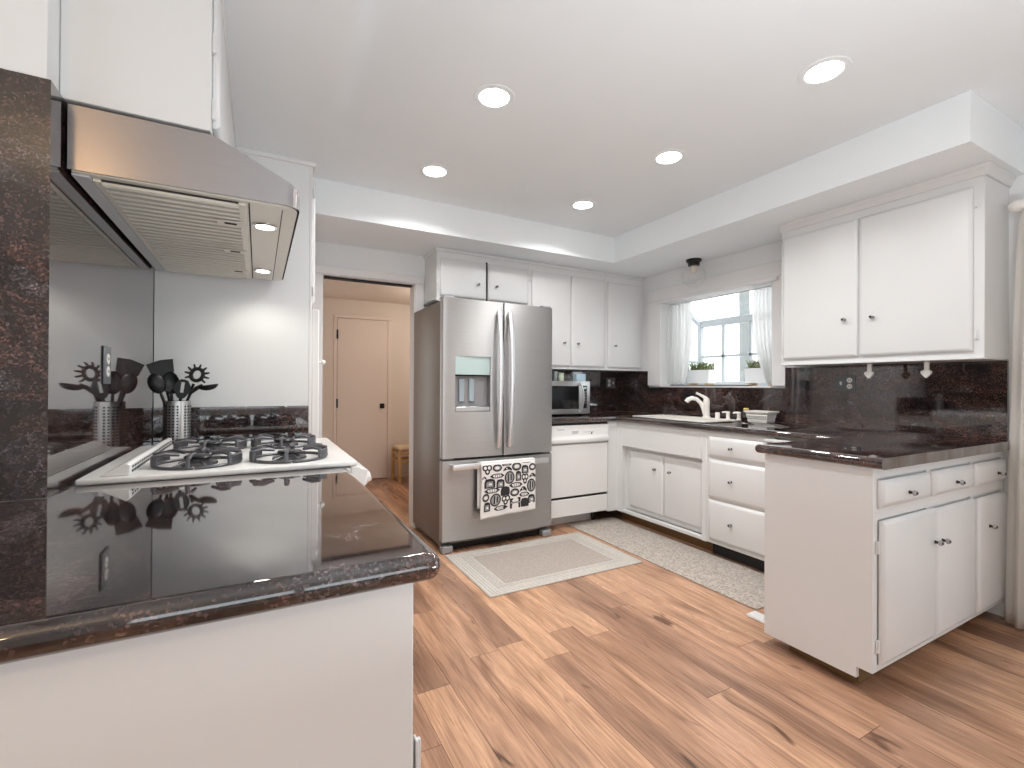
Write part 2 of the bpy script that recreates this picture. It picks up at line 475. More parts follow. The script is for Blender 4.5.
# left wall: the breast behind the range, its near face, and the rest of the house
m = MB(); m.box(-3.5, XL-.010, 1.448, 1.60, 0, CZ); m.box(XL-.13, XL-.010, 1.60, YB, 0, CZ); struct('wall_left', m, WALLP)
m = MB(); m.box(-3.62, -3.5, -4.4, -2.4, 0, CZ); m.box(-3.62, -3.5, 0, 1.6, 0, CZ); m.box(-3.62, -3.5, -2.4, 0, 0, .7); m.box(-3.62, -3.5, -2.4, 0, 2.2, CZ); struct('wall_far_left', m, WALLP)  # opening in this wall is added to let in side fill light
m = MB()
m.box(-3.5, -1.0, -4.4, -4.3, 0, CZ); m.box(1.8, XR, -4.4, -4.3, 0, CZ); m.box(-1.0, 1.8, -4.4, -4.3, 2.15, CZ); m.box(-1.0, 1.8, -4.4, -4.3, 0, .75); m.box(.35, .45, -4.4, -4.3, .75, 2.15)
struct('wall_front', m, WALLP)
# doorway casing
m = MB()
for a, b in ((.352, .422), (1.134, 1.206)): m.box(a, b, YB-.016, YB-.0005, 0, 2.008, .003, 1)
m.box(.352, 1.206, YB-.016, YB-.0005, 2.008, 2.066, .003, 1)
m.box(.42, .428, YB-.001, YB+.12, 0, 2.008); m.box(1.128, 1.136, YB-.001, YB+.12, 0, 2.008); m.box(.42, 1.136, YB-.001, YB+.12, 2.0, 2.008)
struct('trim_3', m, TRIMP)
m = MB(); m.use(DGREY).box(.44, 1.12, YB+.03, YB+.075, 1.985, 2.0); struct('trim_4', m)
# hall
HY = 5.97
m = MB(); m.box(.2, .80, HY, HY+.1, 0, 2.4); m.box(1.475, 2.7, HY, HY+.1, 0, 2.4); m.box(.8, 1.475, HY, HY+.1, 2.01, 2.4); m.box(.8, 1.475, HY+.04, HY+.1, 0, 2.01); struct('wall_hall', m, HALLP)
m = MB(); m.box(-.1, 0, YB+.12, HY, 0, 2.4); struct('wall_hall_left', m, HALLP)
m = MB(); m.box(2.6, 2.7, YB+.12, HY, 0, 2.4); struct('wall_hall_right', m, HALLP)
m = MB(); m.box(-.1, 2.7, YB+.12, HY+.1, 2.21, 2.3); struct('ceiling_hall', m, HALLP)
m = MB(); m.box(1.48, 2.6, HY-.012, HY, 0, .06, .002, 1); struct('baseboard_hall', m, HALLP)
t = thing('door_1', 'closed plain flush door with black square handle in hall', 'door', (1.137, HY, 0)); t['kind'] = 'structure'
m = MB(); m.box(.795, .833, HY-.010, HY-.001, 0, 1.98, .002, 1); m.box(1.441, 1.48, HY-.010, HY-.001, 0, 1.98, .002, 1); m.box(.795, 1.48, HY-.010, HY-.001, 1.98, 2.02, .003, 1)
m.build('door_casing', HDOOR, t)
d = MB().box(.836, 1.438, HY-.006, HY+.035, .008, 1.976, .002, 1).build('door_panel', HDOOR, t)
m = MB(); m.box(1.345, 1.40, HY-.016, HY-.005, .88, .94, .002, 1); m.box(1.36, 1.388, HY-.055, HY-.015, .897, .923, .004, 2); m.build('door_handle', BLACK, d)
for z in (1.78, .95, .2): MB().box(.828, .846, HY-.022, HY-.004, z-.055, z+.055, .002, 1).build('hinge', BLACK, d)
lamp('hall_lamp_light', 'POINT', (1.9, 4.9, 1.95), HALL_W, (1, .87, .75), .12)

# stool in the hall
t = thing('stool', 'light wooden stool with cream seat in hall beside closed door', 'stool', (1.66, 5.72, 0))
xs, ys = (1.49, 1.83), (5.56, 5.86)
for x in xs:
    for y in ys: MB().box(x-.018, x+.018, y-.018, y+.018, 0, .385, .004, 2).build('leg', WOODL, t)
m = MB()
for z in (.35, .255):
    for y in ys: m.box(xs[0]+.018, xs[1]-.018, y-.010, y+.010, z-.014, z+.014, .003, 1)
    for x in xs: m.box(x-.010, x+.010, ys[0]+.018, ys[1]-.018, z-.014, z+.014, .003, 1)
m.build('stretcher', WOODL, t)
MB().box(xs[0]-.012, xs[1]+.012, ys[0]-.012, ys[1]+.012, .385, .43, .02, 4, smooth=True).build('seat', SEATC, t)

# ------------------------------------------------------------------ window over the sink (garden window)
t = thing('window_1', 'bright garden window over the sink with sloped glass roof', 'window', (3.5, 2.7, 1.18)); t['kind'] = 'structure'
GX = 3.80; gy0, gy1 = 2.20, 3.165
m = MB()
# casing on the wall
m.box(XR-.022, XR-.0005, 3.25, 3.41, 1.18, 1.985, .002, 1); m.box(XR-.022, XR-.0005, 2.05, 2.15, 1.18, 1.985, .002, 1)
m.box(XR-.022, XR-.0005, 2.05, 3.41, 1.985, 2.10, .004, 1); m.box(XR-.040, XR-.0005, 2.10, 3.30, 1.955, 1.985, .006, 2)
m.build('casing', TRIMP, t)
m = MB(); m.box(XR-.03, 3.86, 2.151, 3.249, 1.165, 1.1795, .003, 1); m.build('sill', TRIMP, t)
m = MB(); m.box(XR-.034, XR-.001, 2.30, 3.12, 1.1797, 1.188, .002, 1); m.build('sill_track', SILL, t)
m = MB(); f = .022
zt, zb, zw = 1.79, 1.18, 1.985
m.box(3.5, 3.54, 2.151, gy0+.005, zb, zw); m.box(3.5, 3.54, gy1-.005, 3.249, zb, zw)
for y in (gy0, gy1): m.box(GX-f, GX+f, y-f, y+f, zb, zt, .003, 1)
for y in (2.63, 2.905): m.box(GX-.012, GX+.012, y-.011, y+.011, zb, zt)
m.box(GX-f+.001, GX+f-.001, gy0+f, gy1-f, zb, zb+.04, .003, 1); m.box(GX-f+.001, GX+f-.001, gy0+f, gy1-f, zt-.045, zt+.02, .003, 1)
m.box(GX-.012, GX+.012, gy0, gy1, 1.448, 1.468)
for y in (gy0, gy1):
    m.box(3.52, GX, y-f, y+f, zb, zb+.035); m.prism([(3.5, zw), (GX, zt), (GX, zt-.04), (3.5, zw-.04)], 'y', y-f, y+f)
    m.box(3.60, 3.63, y-.012, y+.012, zb, zt+.09); m.box(3.52, GX, y-.011, y+.011, 1.40, 1.425)
m.build('frame', mat('window_aluminium', (.54, .57, .59), .45), t)
m = MB(); m.box(GX-.003, GX+.003, gy0, gy1, zb, zt)
for y in (gy0, gy1): m.prism([(3.52, zb), (GX, zb), (GX, zt), (3.52, zw)], 'y', y-.002, y+.002)
m.prism([(3.51, zw), (GX, zt+.01), (GX, zt+.015), (3.51, zw+.005)], 'y', gy0, gy1)
m.build('pane', PANE, t)

# outdoors
m = MB().box(3.55, 13, -8, 12, -.25, -.15); tag(m.build('patio', PAVE), kind='structure')
m = MB().box(8.5, 8.7, -6, 11, -.15, 1.45); struct('wall_garden', m, STUCCO)
def palm(loc, h, lean, n, seed, label):
    rnd = random.Random(seed); o = thing('palm_tree', label, 'tree', loc)
    x, y, z = loc; path = [(x+lean*(k/8)**2, y+lean*.5*(k/8)**2, z+h*k/8) for k in range(9)]
    MB().tube(path, [.095-.003*k for k in range(9)], 12).build('trunk', TRUNK, o)
    m = MB(); top = Vector(path[-1])
    for i in range(n):
        a = 2*PI*i/n+rnd.random()*.3; el = rnd.uniform(-.2, .9); L = rnd.uniform(1.5, 2.1); d = Vector((math.cos(a), math.sin(a), 0)); sd = Vector((-d.y, d.x, 0)); pts = []
        for k in range(9):
            q = k/8; pts.append(top+d*L*q*math.cos(el*(1-q))+Vector((0, 0, L*(math.sin(el)*q-.75*q*q))))
        m.tube(pts, [.025-.0025*k for k in range(9)], 5)
        for k in range(1, 9):
            for s in (-1, 1):
                b = pts[k]; w = .38*math.sin(PI*min(.95, k/9+.1))
                m.poly([b, b+sd*s*w+Vector((0, 0, -.22*w))+d*.16, b+d*.05])
    m.build('fronds', FROND, o); return o
palm((6.7, 4.72, -.15), 3.35, -.25, 16, 3, 'grey palm tree outside the sink window')

# sheer curtains in the window
def curtain(name, label, top, bot, x, z0, z1, waves, amp, sway, mt, group=None, nu=70, nv=24, seed=1, cat='curtain', pw=1.5):
    rnd = random.Random(seed); ph = [rnd.random()*6 for _ in range(3)]
    def fn(u, v):
        e = v**pw
        y = (top[0]*(1-e)+bot[0]*e)*(1-u)+(top[1]*(1-e)+bot[1]*e)*u
        y += sway*math.sin(PI*v)*(1 if top[0] > top[1] else -1)*(u-.2)
        a = amp*(.45+.55*v)
        xx = x+a*math.sin(2*PI*waves*u+ph[0]+.8*v)+a*.45*math.sin(2*PI*waves*2.3*u+ph[1]-1.3*v)
        return Vector((xx, y, z1+(z0-z1)*v+(.006*math.sin(9*u+ph[2]) if v > .99 else 0)))
    o = tag(MB().grid(fn, nu, nv).build(name, mt, loc=(x, (bot[0]+bot[1])/2, z0)), label, cat, group)
    o.modifiers.new('thick', 'SOLIDIFY').thickness = .0015
    return o
WX = 3.43
def rodpiece():
    m = MB(); m.tube([(WX, 2.16, 1.94), (WX, 3.24, 1.94)], .007, 10)
    tag(m.build('curtain_rod', TRIMP, loc=(WX, 2.7, 1.94)), 'thin white rod across the top of the sink window', 'curtain rod')
rodpiece()
curtain('window_curtain', 'sheer white curtain at left side of sink window', (3.235, 2.965), (3.238, 3.03), WX, 1.195, 1.95, 6, .012, -.05, SHEER, 'sheer window curtains', seed=2)
curtain('window_curtain', 'sheer white curtain at right side of sink window', (2.165, 2.345), (2.165, 2.245), WX, 1.195, 1.95, 6, .012, -.05, SHEER, 'sheer window curtains', seed=5)

# herb planters on the garden-window shelf
def planter(x, y0, y1, seed, label):
    rnd = random.Random(seed); t = thing('herb_planter', label, 'planter', (x, (y0+y1)/2, 1.18), 'herb planters in the window')
    m = MB(); z0, z1 = 1.203, 1.325; w = .055
    m.prism([(y0+.008, z0), (y1-.008, z0), (y1, z1), (y0, z1)], 'x', x-w, x+w, .004, 1); m.build('box', ZINC, t)
    for y in (y0+.04, y1-.04): MB().box(x-w+.006, x+w-.006, y-.012, y+.012, 1.1797, z0).build('foot', WOODL, t)
    MB().box(x-w+.008, x+w-.008, y0+.008, y1-.008, z1-.001, z1+.004).build('soil', SOIL, t)
    m = MB()
    for i in range(190):
        m.use(LEAF if rnd.random() < .6 else LEAFD)
        p = Vector((x+rnd.uniform(-w+.014, w-.014), rnd.uniform(y0+.012, y1-.012), z1+.003)); h = rnd.uniform(.03, .085); a = rnd.random()*2*PI; q = Vector((math.cos(a), math.sin(a), 0))
        s = Vector((-q.y, q.x, 0))*.004
        m.poly([p-s, p+s, p+q*h*.35+Vector((0, 0, h*.7))+s*.7, p+q*h*.6+Vector((0, 0, h)), p+q*h*.35+Vector((0, 0, h*.7))-s*.7])
    m.build('herbs', None, t)
planter(3.60, 2.86, 3.115, 1, 'white box of green herbs at left of window shelf')
planter(3.60, 2.26, 2.515, 2, 'white box of green herbs beside right window curtain')

# ------------------------------------------------------------------ floor rugs
t = thing('area_rug', 'beige rug with pale border in front of the fridge', 'rug', (1.70, 2.70, 0))
X0, X1, Y0, Y1 = 1.133, 2.262, 2.335, 3.055
MB().box(X0, X1, Y0, Y1, 0, .007, .003, 2).build('border', RUGB, t)
MB().box(X0+.155, X1-.155, Y0+.115, Y1-.115, .0071, .0080, .0003, 1).build('field', RUGM, t)
m = MB()
for i in (.012, .032, .052, .07): 
    for a, b, c, d in ((X0+i, X0+i+.009, Y0+i*.9, Y1-i*.9), (X1-i-.009, X1-i, Y0+i*.9, Y1-i*.9)): m.box(a, b, c, d, .0071, .0078)
    for c, d in ((Y0+i*.9, Y0+i*.9+.007), (Y1-i*.9-.007, Y1-i*.9)): m.box(X0+i, X1-i, c, d, .0071, .0077)
for a, b, c, d in ((X0+.145, X0+.155, Y0+.11, Y1-.11), (X1-.155, X1-.145, Y0+.11, Y1-.11), (X0+.145, X1-.145, Y0+.107, Y0+.115), (X0+.145, X1-.145, Y1-.115, Y1-.107)): m.box(a, b, c, d, .0071, .0078)
m.build('stripe', RUGL, t)
m = MB().box(2.305, 2.785, 1.56, 3.275, 0, .007, .003, 2); m.bm.transform(Matrix.Rotation(R(.9), 4, 'Z')@Matrix.Identity(4)) if False else None
tag(m.build('runner_rug', RUNN, loc=(2.55, 2.36, 0)), 'long grey-beige flecked runner along the sink cabinets', 'rug')

# ------------------------------------------------------------------ left counter, granite cladding
m = MB(); m.box(-1.6, .221, .735, 1.437, .0, .866, .002, 1); m.box(-.40, .221, 1.437, 1.552, 0, .866)
t = thing('base_cabinet', 'plain white base cabinet under near granite counter', 'cabinet', (-.6, 1.1, 0))
m.build('body', CAB, t)
dd = MB().panel('x+', .78, 1.50, .10, .70, .221, .018).build('door', CAB, t)
hinge(dd, 'x+', .757, .545, .2305, .09); hinge(dd, 'x+', .757, .2, .2305, .09)
def near(mid, d):
    return (mid.y < .70) or (mid.x > .25 and mid.y < 1.55)
m = MB(); m.prism([(-1.6, .690), (.256, .690), (.256, 1.556), (-.416, 1.556), (-.416, 1.436), (-1.6, 1.436)], 'z', .867, .910, .0205, 6, near)
for fc in m.bm.faces: fc.smooth = True
o = m.build('countertop', GRAN, loc=(-.6, 1.1, .867)); tag(o, 'dark polished granite counter in left foreground with rounded edge', 'countertop')
md = o.modifiers.new('wn', 'WEIGHTED_NORMAL'); md.keep_sharp = True
m = MB(); m.prism([(-.416, 2.318), (.25, 2.318), (.25, 2.638), (-.416, 2.638)], 'z', .867, .910, .02, 4, lambda a, d: a.x > .24)
tag(m.build('countertop', GRAN, loc=(0, 2.48, .867)), 'narrow granite counter strip behind the range', 'countertop')
m = MB(); m.box(-.41, .22, 2.32, 2.645, 0, .866); 
tag(m.build('base_cabinet', CAB, loc=(0, 2.48, 0)), 'narrow white cabinet filling gap behind the range', 'cabinet')
m = MB(); m.box(XL-.0095, XL, 1.438, 2.642, .911, 1.86); m.box(-1.6, XL-.0096, 1.438, 1.4475, .911, 1.86)
tag(m.build('backsplash', GRAN, loc=(XL, 2.0, .911)), 'tall polished granite slab on wall behind the range', 'backsplash')
m = MB(); m.box(XL+.001, .232, 2.643, 2.659, .911, 1.062, .002, 1)
tag(m.build('backsplash', GRAN, loc=(-.1, 2.65, .911)), 'low granite strip at foot of white panel behind range', 'backsplash')

# outlet on the granite by the range
def outlet(name, label, face, u, v, base, w, h, duplex, switch):
    o = {'x+': (base, u, v), 'x-': (base, u, v), 'y-': (u, base, v)}[face]
    t = thing(name, label, 'outlet', o)
    def bx(m, u0, u1, v0, v1, w0, w1, b=.001):
        if face == 'x+': m.box(base+w0, base+w1, u0, u1, v0, v1, b, 1)
        elif face == 'x-': m.box(base-w1, base-w0, u0, u1, v0, v1, b, 1)
        else: m.box(u0, u1, base-w1, base-w0, v0, v1, b, 1)
    m = MB(); bx(m, u-w/2, u+w/2, v-h/2, v+h/2, .0003, .005, .002); m.build('plate', PLATE, t)
    for uu in duplex:
        for dz in (-.0195, .0195):
            m = MB(); ax = {'x+': 'x', 'x-': '-x', 'y-': '-y'}[face]; c = {'x+': (base+.005, uu, v+dz), 'x-': (base-.005, uu, v+dz), 'y-': (uu, base-.005, v+dz)}[face]
            m.use(PLASTW).lathe(c, [(.0165, 0), (.0165, .002), (.0, .0025)], 16, ax)
            m.use(BLACK)
            for du in (-.006, .006): bx(m, uu+du-.0012, uu+du+.0012, v+dz-.004, v+dz+.005, .0068, .0078, 0)
            m.build('socket', None, t)
    for uu in switch:
        m = MB(); bx(m, uu-.006, uu+.006, v-.012, v+.012, .005, .007); bx(m, uu-.004, uu+.004, v-.002, v+.008, .007, .016); m.build('switch', PLASTW, t)
outlet('wall_outlet', 'steel double outlet on granite behind the utensil holder', 'x+', 1.895, 1.228, XL, .075, .118, (1.895,), ())

# ------------------------------------------------------------------ pantry beside the doorway
t = thing('pantry_cabinet', 'tall white cabinet between range and hall doorway', 'cabinet', (-.08, 3.2, 0))
m = MB(); m.box(XL+.001, .232, 2.66, 3.788, .0, LZ); m.build('body', WALLP, t)
m = MB(); m.box(.2325, .247, 2.66, 3.785, .0, LZ, .002, 1); m.build('face_frame', TRIMP, t)
m = MB(); m.box(XL+.001, .262, 2.644, 2.6595, LZ-.022, LZ, .003, 1); m.box(.2475, .262, 2.66, 3.17, LZ-.022, LZ, .003, 1); m.build('crown', TRIMP, t)
d = MB().panel('x+', 2.675, 3.15, 1.60, 2.25, .2475, .016).build('door', CAB, t)
for z in (2.175, 1.66): hinge(d, 'x+', 2.665, z, .2475, .05)
d = MB().box(.2475, .282, 2.662, 3.15, .12, 1.565, .003, 1).build('door', TRIMP, t)
MB().lathe((.282, 2.70, 1.29), [(.008, 0), (.007, .014), (.013, .02), (.014, .03), (.009, .037), (0, .038)], 14, 'x').build('knob', PLASTW, d)

# ------------------------------------------------------------------ slide-in range
t = thing('range_stove', 'white gas range between the dark granite counters', 'stove', (-.06, 1.94, 0))
m = MB(); m.box(-.385, .262, 1.56, 2.312, .0, .906, .003, 1); m.build('body', WHITE, t)
m = MB(); m.box(-.405, .284, 1.562, 2.316, .911, .927, .006, 3); m.build('cooktop', WHITE, t)
m = MB(); m.prism([(.263, .75), (.285, .75), (.318, .895), (.284, .9105), (.263, .9105)], 'y', 1.56, 2.312, .003, 1); m.build('control_panel', WHITE, t)
for y in (1.66, 1.80, 2.07, 2.21):
    mk = Matrix.Translation((.3075, y, .85))@Matrix.Rotation(R(-13), 4, 'Y')
    MB().lathe((0, 0, 0), [(.026, 0), (.025, .018), (.019, .022), (.017, .036), (0, .037)], 18, 'x', M=mk).build('control_knob', WHITE, t)
d = MB().box(.2625, .296, 1.567, 2.305, .17, .742, .006, 2).build('oven_door', WHITE, t)
m = MB(); m.tube([(.297, 1.62, .70), (.33, 1.62, .70), (.33, 2.25, .70), (.297, 2.25, .70)], .009, 8); m.build('handle', WHITE, d)
# rear vent riser with slots
m = MB(); m.use(WHITE).prism([(-.362, .9275), (-.298, .9275), (-.296, .955), (-.306, .960), (-.352, .933)], 'y', 1.58, 2.27, .002, 1)
m.use(BLACK)
for k in range(22):
    y = 1.605+k*.030
    for z in (.936, .947): m.box(-.2988, -.2957, y, y+.018, z-.003, z+.003)
m.build('rear_vent', None, t)
burn = [(-.158, 1.715), (.094, 1.715), (-.152, 2.09), (.094, 2.09)]
for bx_, by_ in burn:
    m = MB(); m.use(IRON).lathe((bx_, by_, .9272), [(.052, 0), (.05, .008), (.03, .010), (.03, .018)], 24)
    m.use(BLACK).lathe((bx_, by_, .9452), [(.036, 0), (.038, .004), (.034, .009), (0, .011)], 24); m.build('burner', None, t)
def grate(x, y, label):
    m = MB(); z = .9275
    def arc(r0, r1, a0, a1, z0, z1, n):
        pts = [(x+r1*math.cos(a0+(a1-a0)*k/n), y+r1*math.sin(a0+(a1-a0)*k/n)) for k in range(n+1)]+[(x+r0*math.cos(a1-(a1-a0)*k/n), y+r0*math.sin(a1-(a1-a0)*k/n)) for k in range(n+1)]
        m.prism(pts, 'z', z0, z1, .003, 1)
    for k in range(4):
        a0 = k*PI/2
        arc(.102, .115, a0+.0, a0+PI/2, z, z+.008, 12)
    for c in (R(-8), R(172)):
        arc(.107, .117, c-R(32), c+R(32), z+.002, z+.032, 10)
        for e in (-32, 0, 32):
            a = c+R(e); u = Vector((math.cos(a), math.sin(a), 0)); o = Vector((x, y, z))
            m.tube([o+u*.112+Vector((0, 0, .006)), o+u*.110+Vector((0, 0, .034)), o+u*.085+Vector((0, 0, .038)), o+u*.05+Vector((0, 0, .032))], [.0065, .0065, .006, .0045], 6)
    for c in (R(82), R(262)):
        for e in (-22, 0, 22):
            a = c+R(e); u = Vector((math.cos(a), math.sin(a), 0)); o = Vector((x, y, z))
            if e == 0: m.tube([o+u*.110+Vector((0, 0, .005)), o+u*.106+Vector((0, 0, .030)), o+u*.075+Vector((0, 0, .037)), o+u*.030+Vector((0, 0, .034))], [.007, .0065, .006, .0045], 6)
            else: m.tube([o+u*.108+Vector((0, 0, .004)), o+u*.08+Vector((0, 0, .010)), o+u*.05+Vector((0, 0, .012))], [.005, .0045, .004], 6)
    return tag(m.build('burner_grate', IRON, loc=(x, y, z)), label, 'grate', 'round burner grates on the range')
for (x, y), lb in zip(burn, ('grey burner grate nearest the vent slots, on near side', 'grey burner grate near side beside the control knobs', 'grey burner grate in front of the utensil holder', 'grey burner grate on far side nearest the doorway')): grate(x, y, lb)

# utensil holder and utensils
hx, hy, hr, hz = -.305, 2.47, .050, .9105
t = thing('utensil_holder', 'perforated steel utensil holder behind the range', 'utensil holder', (hx, hy, hz))
m = MB(); m.use(STEEL).lathe((hx, hy, hz), [(hr, 0), (hr, .187), (hr-.002, .188), (hr-.002, .004), (0, .004)], 40); m.use(DGREY)
for k in range(22):
    if k % 5 in (3,): continue
    a = 2*PI*k/22
    for j in range(13):
        M_ = Matrix.Translation((hx, hy, hz+.014+j*.0125))@Matrix.Rotation(a, 4, 'Z')
        m.box(hr-.0006, hr+.0004, -.0034, .0034, -.0034, .0034, M=M_)
m.build('cup', None, t)
def utensil(name, label, base, tip, build):
    """handle from base inside the cup to tip at the head's root; build adds the head in a frame (o, d, s, f)"""
    b = Vector(base); p = Vector(tip)+Vector((-.018, 0, .006)); d = (p-b).normalized(); view = Vector((.12, -.99, .0)); f = (view-d*view.dot(d)).normalized(); s = d.cross(f)
    m = MB(); m.tube([b, b+(p-b)*.5, p], [.0055, .006, .0055], 8); build(m, p, d, s, f)
    return tag(m.build(name, BLACK, loc=b), label, 'utensil', 'black kitchen utensils in the steel holder')
def flat_head(m, o, d, s, f, outline, th=.004, bow=0.0):
    t = bmesh.new(); A = [t.verts.new(o+s*x+d*y+f*(th+bow*x*x)) for x, y in outline]; B = [t.verts.new(o+s*x+d*y+f*(-th*.3+bow*x*x)) for x, y in outline]
    t.faces.new(A); t.faces.new(B); n = len(outline)
    for i in range(n): t.faces.new((A[i], A[(i+1) % n], B[(i+1) % n], B[i]))
    m._add(t)
def ell(rx, ry, cy, n=18, a0=0): return [(rx*math.cos(2*PI*k/n+a0), cy+ry*math.sin(2*PI*k/n+a0)) for k in range(n)]
def bowl(m, o, d, s, f, rx, ry, dep):
    t = bmesh.new(); c = o+d*ry*.9; rings = []
    for j in range(7):
        q = j/6; r = math.sin(q*PI/2); rings.append([t.verts.new(c+s*rx*r*math.cos(2*PI*k/16)+d*ry*r*math.sin(2*PI*k/16)+f*dep*(-math.cos(q*PI/2))) for k in range(16)])
    for a, b in zip(rings, rings[1:]):
        for k in range(16): t.faces.new((a[k], a[(k+1) % 16], b[(k+1) % 16], b[k]))
    bmesh.ops.remove_doubles(t, verts=t.verts, dist=1e-5); m._add(t, True)
zz = hz+.008
utensil('spatula', 'wide black spatula standing tallest at left of holder', (hx+.010, hy-.01, zz), (hx-.028, hy+.01, 1.178), lambda m, o, d, s, f: flat_head(m, o, d, s, f, [(-.014, -.01), (.014, -.01), (.040, .035), (.046, .088), (.0, .090), (-.050, .078), (-.040, .030)]))
utensil('serving_spoon', 'black solid spoon leaning left, in front of the spatula', (hx+.018, hy-.015, zz), (hx-.036, hy-.035, 1.128), lambda m, o, d, s, f: bowl(m, o, d, s, f, .030, .044, -.016))
utensil('serving_spoon', 'black round spoon upright in middle of holder', (hx-.004, hy-.018, zz), (hx+.002, hy-.034, 1.125), lambda m, o, d, s, f: bowl(m, o, d, s, f, .031, .048, .016))
def slotted(m, o, d, s, f):
    for w in (-1, 1): flat_head(m, o, d, s, f, [(w*.006, -.005), (w*.014, .0), (w*.028, .026), (w*.029, .05), (w*.018, .072), (w*.006, .078)] if w > 0 else [(-.006, -.005), (-.014, 0), (-.028, .026), (-.029, .05), (-.018, .072), (-.006, .078)])
    flat_head(m, o, d, s, f, [(-.007, -.006), (.007, -.006), (.007, .02), (-.007, .02)]); flat_head(m, o, d, s, f, [(-.007, .066), (.007, .066), (.006, .078), (-.006, .078)])
utensil('slotted_spoon', 'black slotted spoon right of the upright round spoon', (hx-.012, hy-.005, zz), (hx+.034, hy-.030, 1.108), slotted)
def pasta(m, o, d, s, f):
    c = o+d*.042; n = 16; ring = [c+s*.022*math.cos(2*PI*k/n)+d*.027*math.sin(2*PI*k/n) for k in range(n+1)]
    m.tube(ring, .008, 8)
    for k in range(9):
        a = -.6+k*(PI+1.2)/8; u = s*math.cos(a)+d*math.sin(a)
        m.tube([c+u*.026, c+u*.038+f*.004, c+u*.045+f*.016], [.005, .0045, .0035], 6)
utensil('pasta_fork', 'black pasta fork with ring and teeth at back right', (hx-.02, hy+.01, zz), (hx+.074, hy+.024, 1.166), pasta)
utensil('soup_ladle', 'black ladle hanging out over right rim of holder', (hx-.03, hy+.00, zz), (hx+.066, hy-.006, 1.125), lambda m, o, d, s, f: (m.tube([o, o+Vector((.022, -.002, .022)), o+Vector((.045, -.004, .034))], [.006, .009, .008], 8), bowl(m, o+Vector((.028, -.006, .030)), Vector((.98, -.05, .16)).normalized(), Vector((0, 1, 0)), Vector((-.16, 0, .98)), .034, .040, .024))[0])

# ------------------------------------------------------------------ range hood and the cabinet above it
hy0, hy1 = 1.522, 2.640
t = thing('range_hood', 'brushed steel range hood with slatted filters over the range', 'range hood', (-.15, 2.08, 1.69))
prof = [(-.412, 1.852), (-.112, 1.852), (.072, 1.768), (.108, 1.752), (.108, 1.694), (-.412, 1.694)]
m = MB()
# shell: two side plates, top, sloped front, lip
def hood_shell():
    b = bmesh.new()
    outer = [(-.412, 1.853), (-.113, 1.853), (.075, 1.766), (.090, 1.757), (.102, 1.748), (.108, 1.735), (.108, 1.694)]
    t0 = []
    for y, sh in ((hy0, 0), (hy1, 0)):
        t0.append([(x, y, z) for x, z in outer])
    return b
rc = .045
def plan(inset=0):
    """plan outline of the lip, rounded front corners"""
    xs = .108-inset; a = hy0+inset; b = hy1-inset; pts = [(-.412+inset, a)]
    for k in range(7): pts.append((xs-rc+rc*math.sin(k*PI/12), a+rc-rc*math.cos(k*PI/12)))
    for k in range(7): pts.append((xs-rc+rc*math.cos(k*PI/12), b-rc+rc*math.sin(k*PI/12)))
    pts.append((-.412+inset, b)); return pts
def ztop(x): return 1.853 if x < -.112 else 1.853-(x+.112)*(.090/.190)
b = bmesh.new(); pl = plan(); lo = [b.verts.new((x, y, 1.694)) for x, y in pl]
# subdivide the sides so the roof line follows the slope
pl2 = [pl[0], (-.112, hy0)]+pl[1:-1]+[(-.112, hy1), pl[-1]]
b.free(); b = bmesh.new()
lo = [b.verts.new((x, y, 1.694)) for x, y in pl2]; hi = [b.verts.new((x, y, ztop(x))) for x, y in pl2]; n = len(pl2)
for i in range(n-1): 
    fc = b.faces.new((lo[i], lo[i+1], hi[i+1], hi[i]))
b.faces.new((lo[-1], lo[0], hi[0], hi[-1]))
b.faces.new((hi[0], hi[1], hi[n-2], hi[n-1])); b.faces.new(hi[1:n-1])
m.use(HSTEEL)._add(b)
for fc in m.bm.faces: fc.smooth = False
m.build('canopy', None, t)
zb = 1.694
MB().prism(plan(.006), 'z', zb-.004, zb+.002, .001, 1).build('underside', FILT, t)
MB().box(-.408, -.374, hy0+.012, hy1-.012, zb-.010, zb-.0041, .001, 1).build('rear_rail', mat('hood_rail', (.55, .57, .60), .4), t)
fy = [hy0+.025+(hy1-hy0-.05)*k/3 for k in range(4)]
for k in range(3):
    a, c = fy[k]+.002, fy[k+1]-.002
    m = MB(); m.use(FILT); m.box(-.37, -.355, a, c, zb-.012, zb-.0042); m.box(-.052, -.032, a, c, zb-.012, zb-.0042, .001, 1)
    m.use(DGREY).box(-.355, -.052, a, c, zb-.0062, zb-.0042); m.use(FILT)
    ns = 9; st = (c-a)/ns
    for j in range(ns): m.tube([(-.356, a+st*(j+.5), zb-.0095), (-.050, a+st*(j+.5), zb-.0095)], st*.27, 6, .7, up=(0, 0, 1), smooth=True)
    f = m.build('baffle_filter', None, t)
    q = MB(); q.use(FILT).box(-.115, -.040, (a+c)/2-.022, (a+c)/2+.022, zb-.017, zb-.013, .001, 1); q.use(DGREY).box(-.095, -.062, (a+c)/2-.008, (a+c)/2+.008, zb-.0185, zb-.0172, .001, 1); q.build('latch', None, f)
MB().box(-.0275, -.0235, hy0+.02, hy1-.02, zb-.0052, zb-.0042).build('seam', DGREY, t)
MB().box(.060, .0625, hy0+.035, hy1-.03, zb-.0052, zb-.0042).build('seam', DGREY, t)
for y in (1.738, 2.42):
    m = MB(); m.use(CHROME).lathe((.017, y, zb-.0042), [(.036, 0), (.036, .004), (.028, .006), (.028, .003)], 28, '-z')
    m.use(LIT).lathe((.017, y, zb-.0047), [(.0275, 0), (.0275, .003), (0, .0035)], 24, '-z'); m.build('light', None, t)
    lamp('hood_light', 'SPOT', (.017, y, zb-.02), HOOD_W, (1, .96, .86), .025, spot=150)

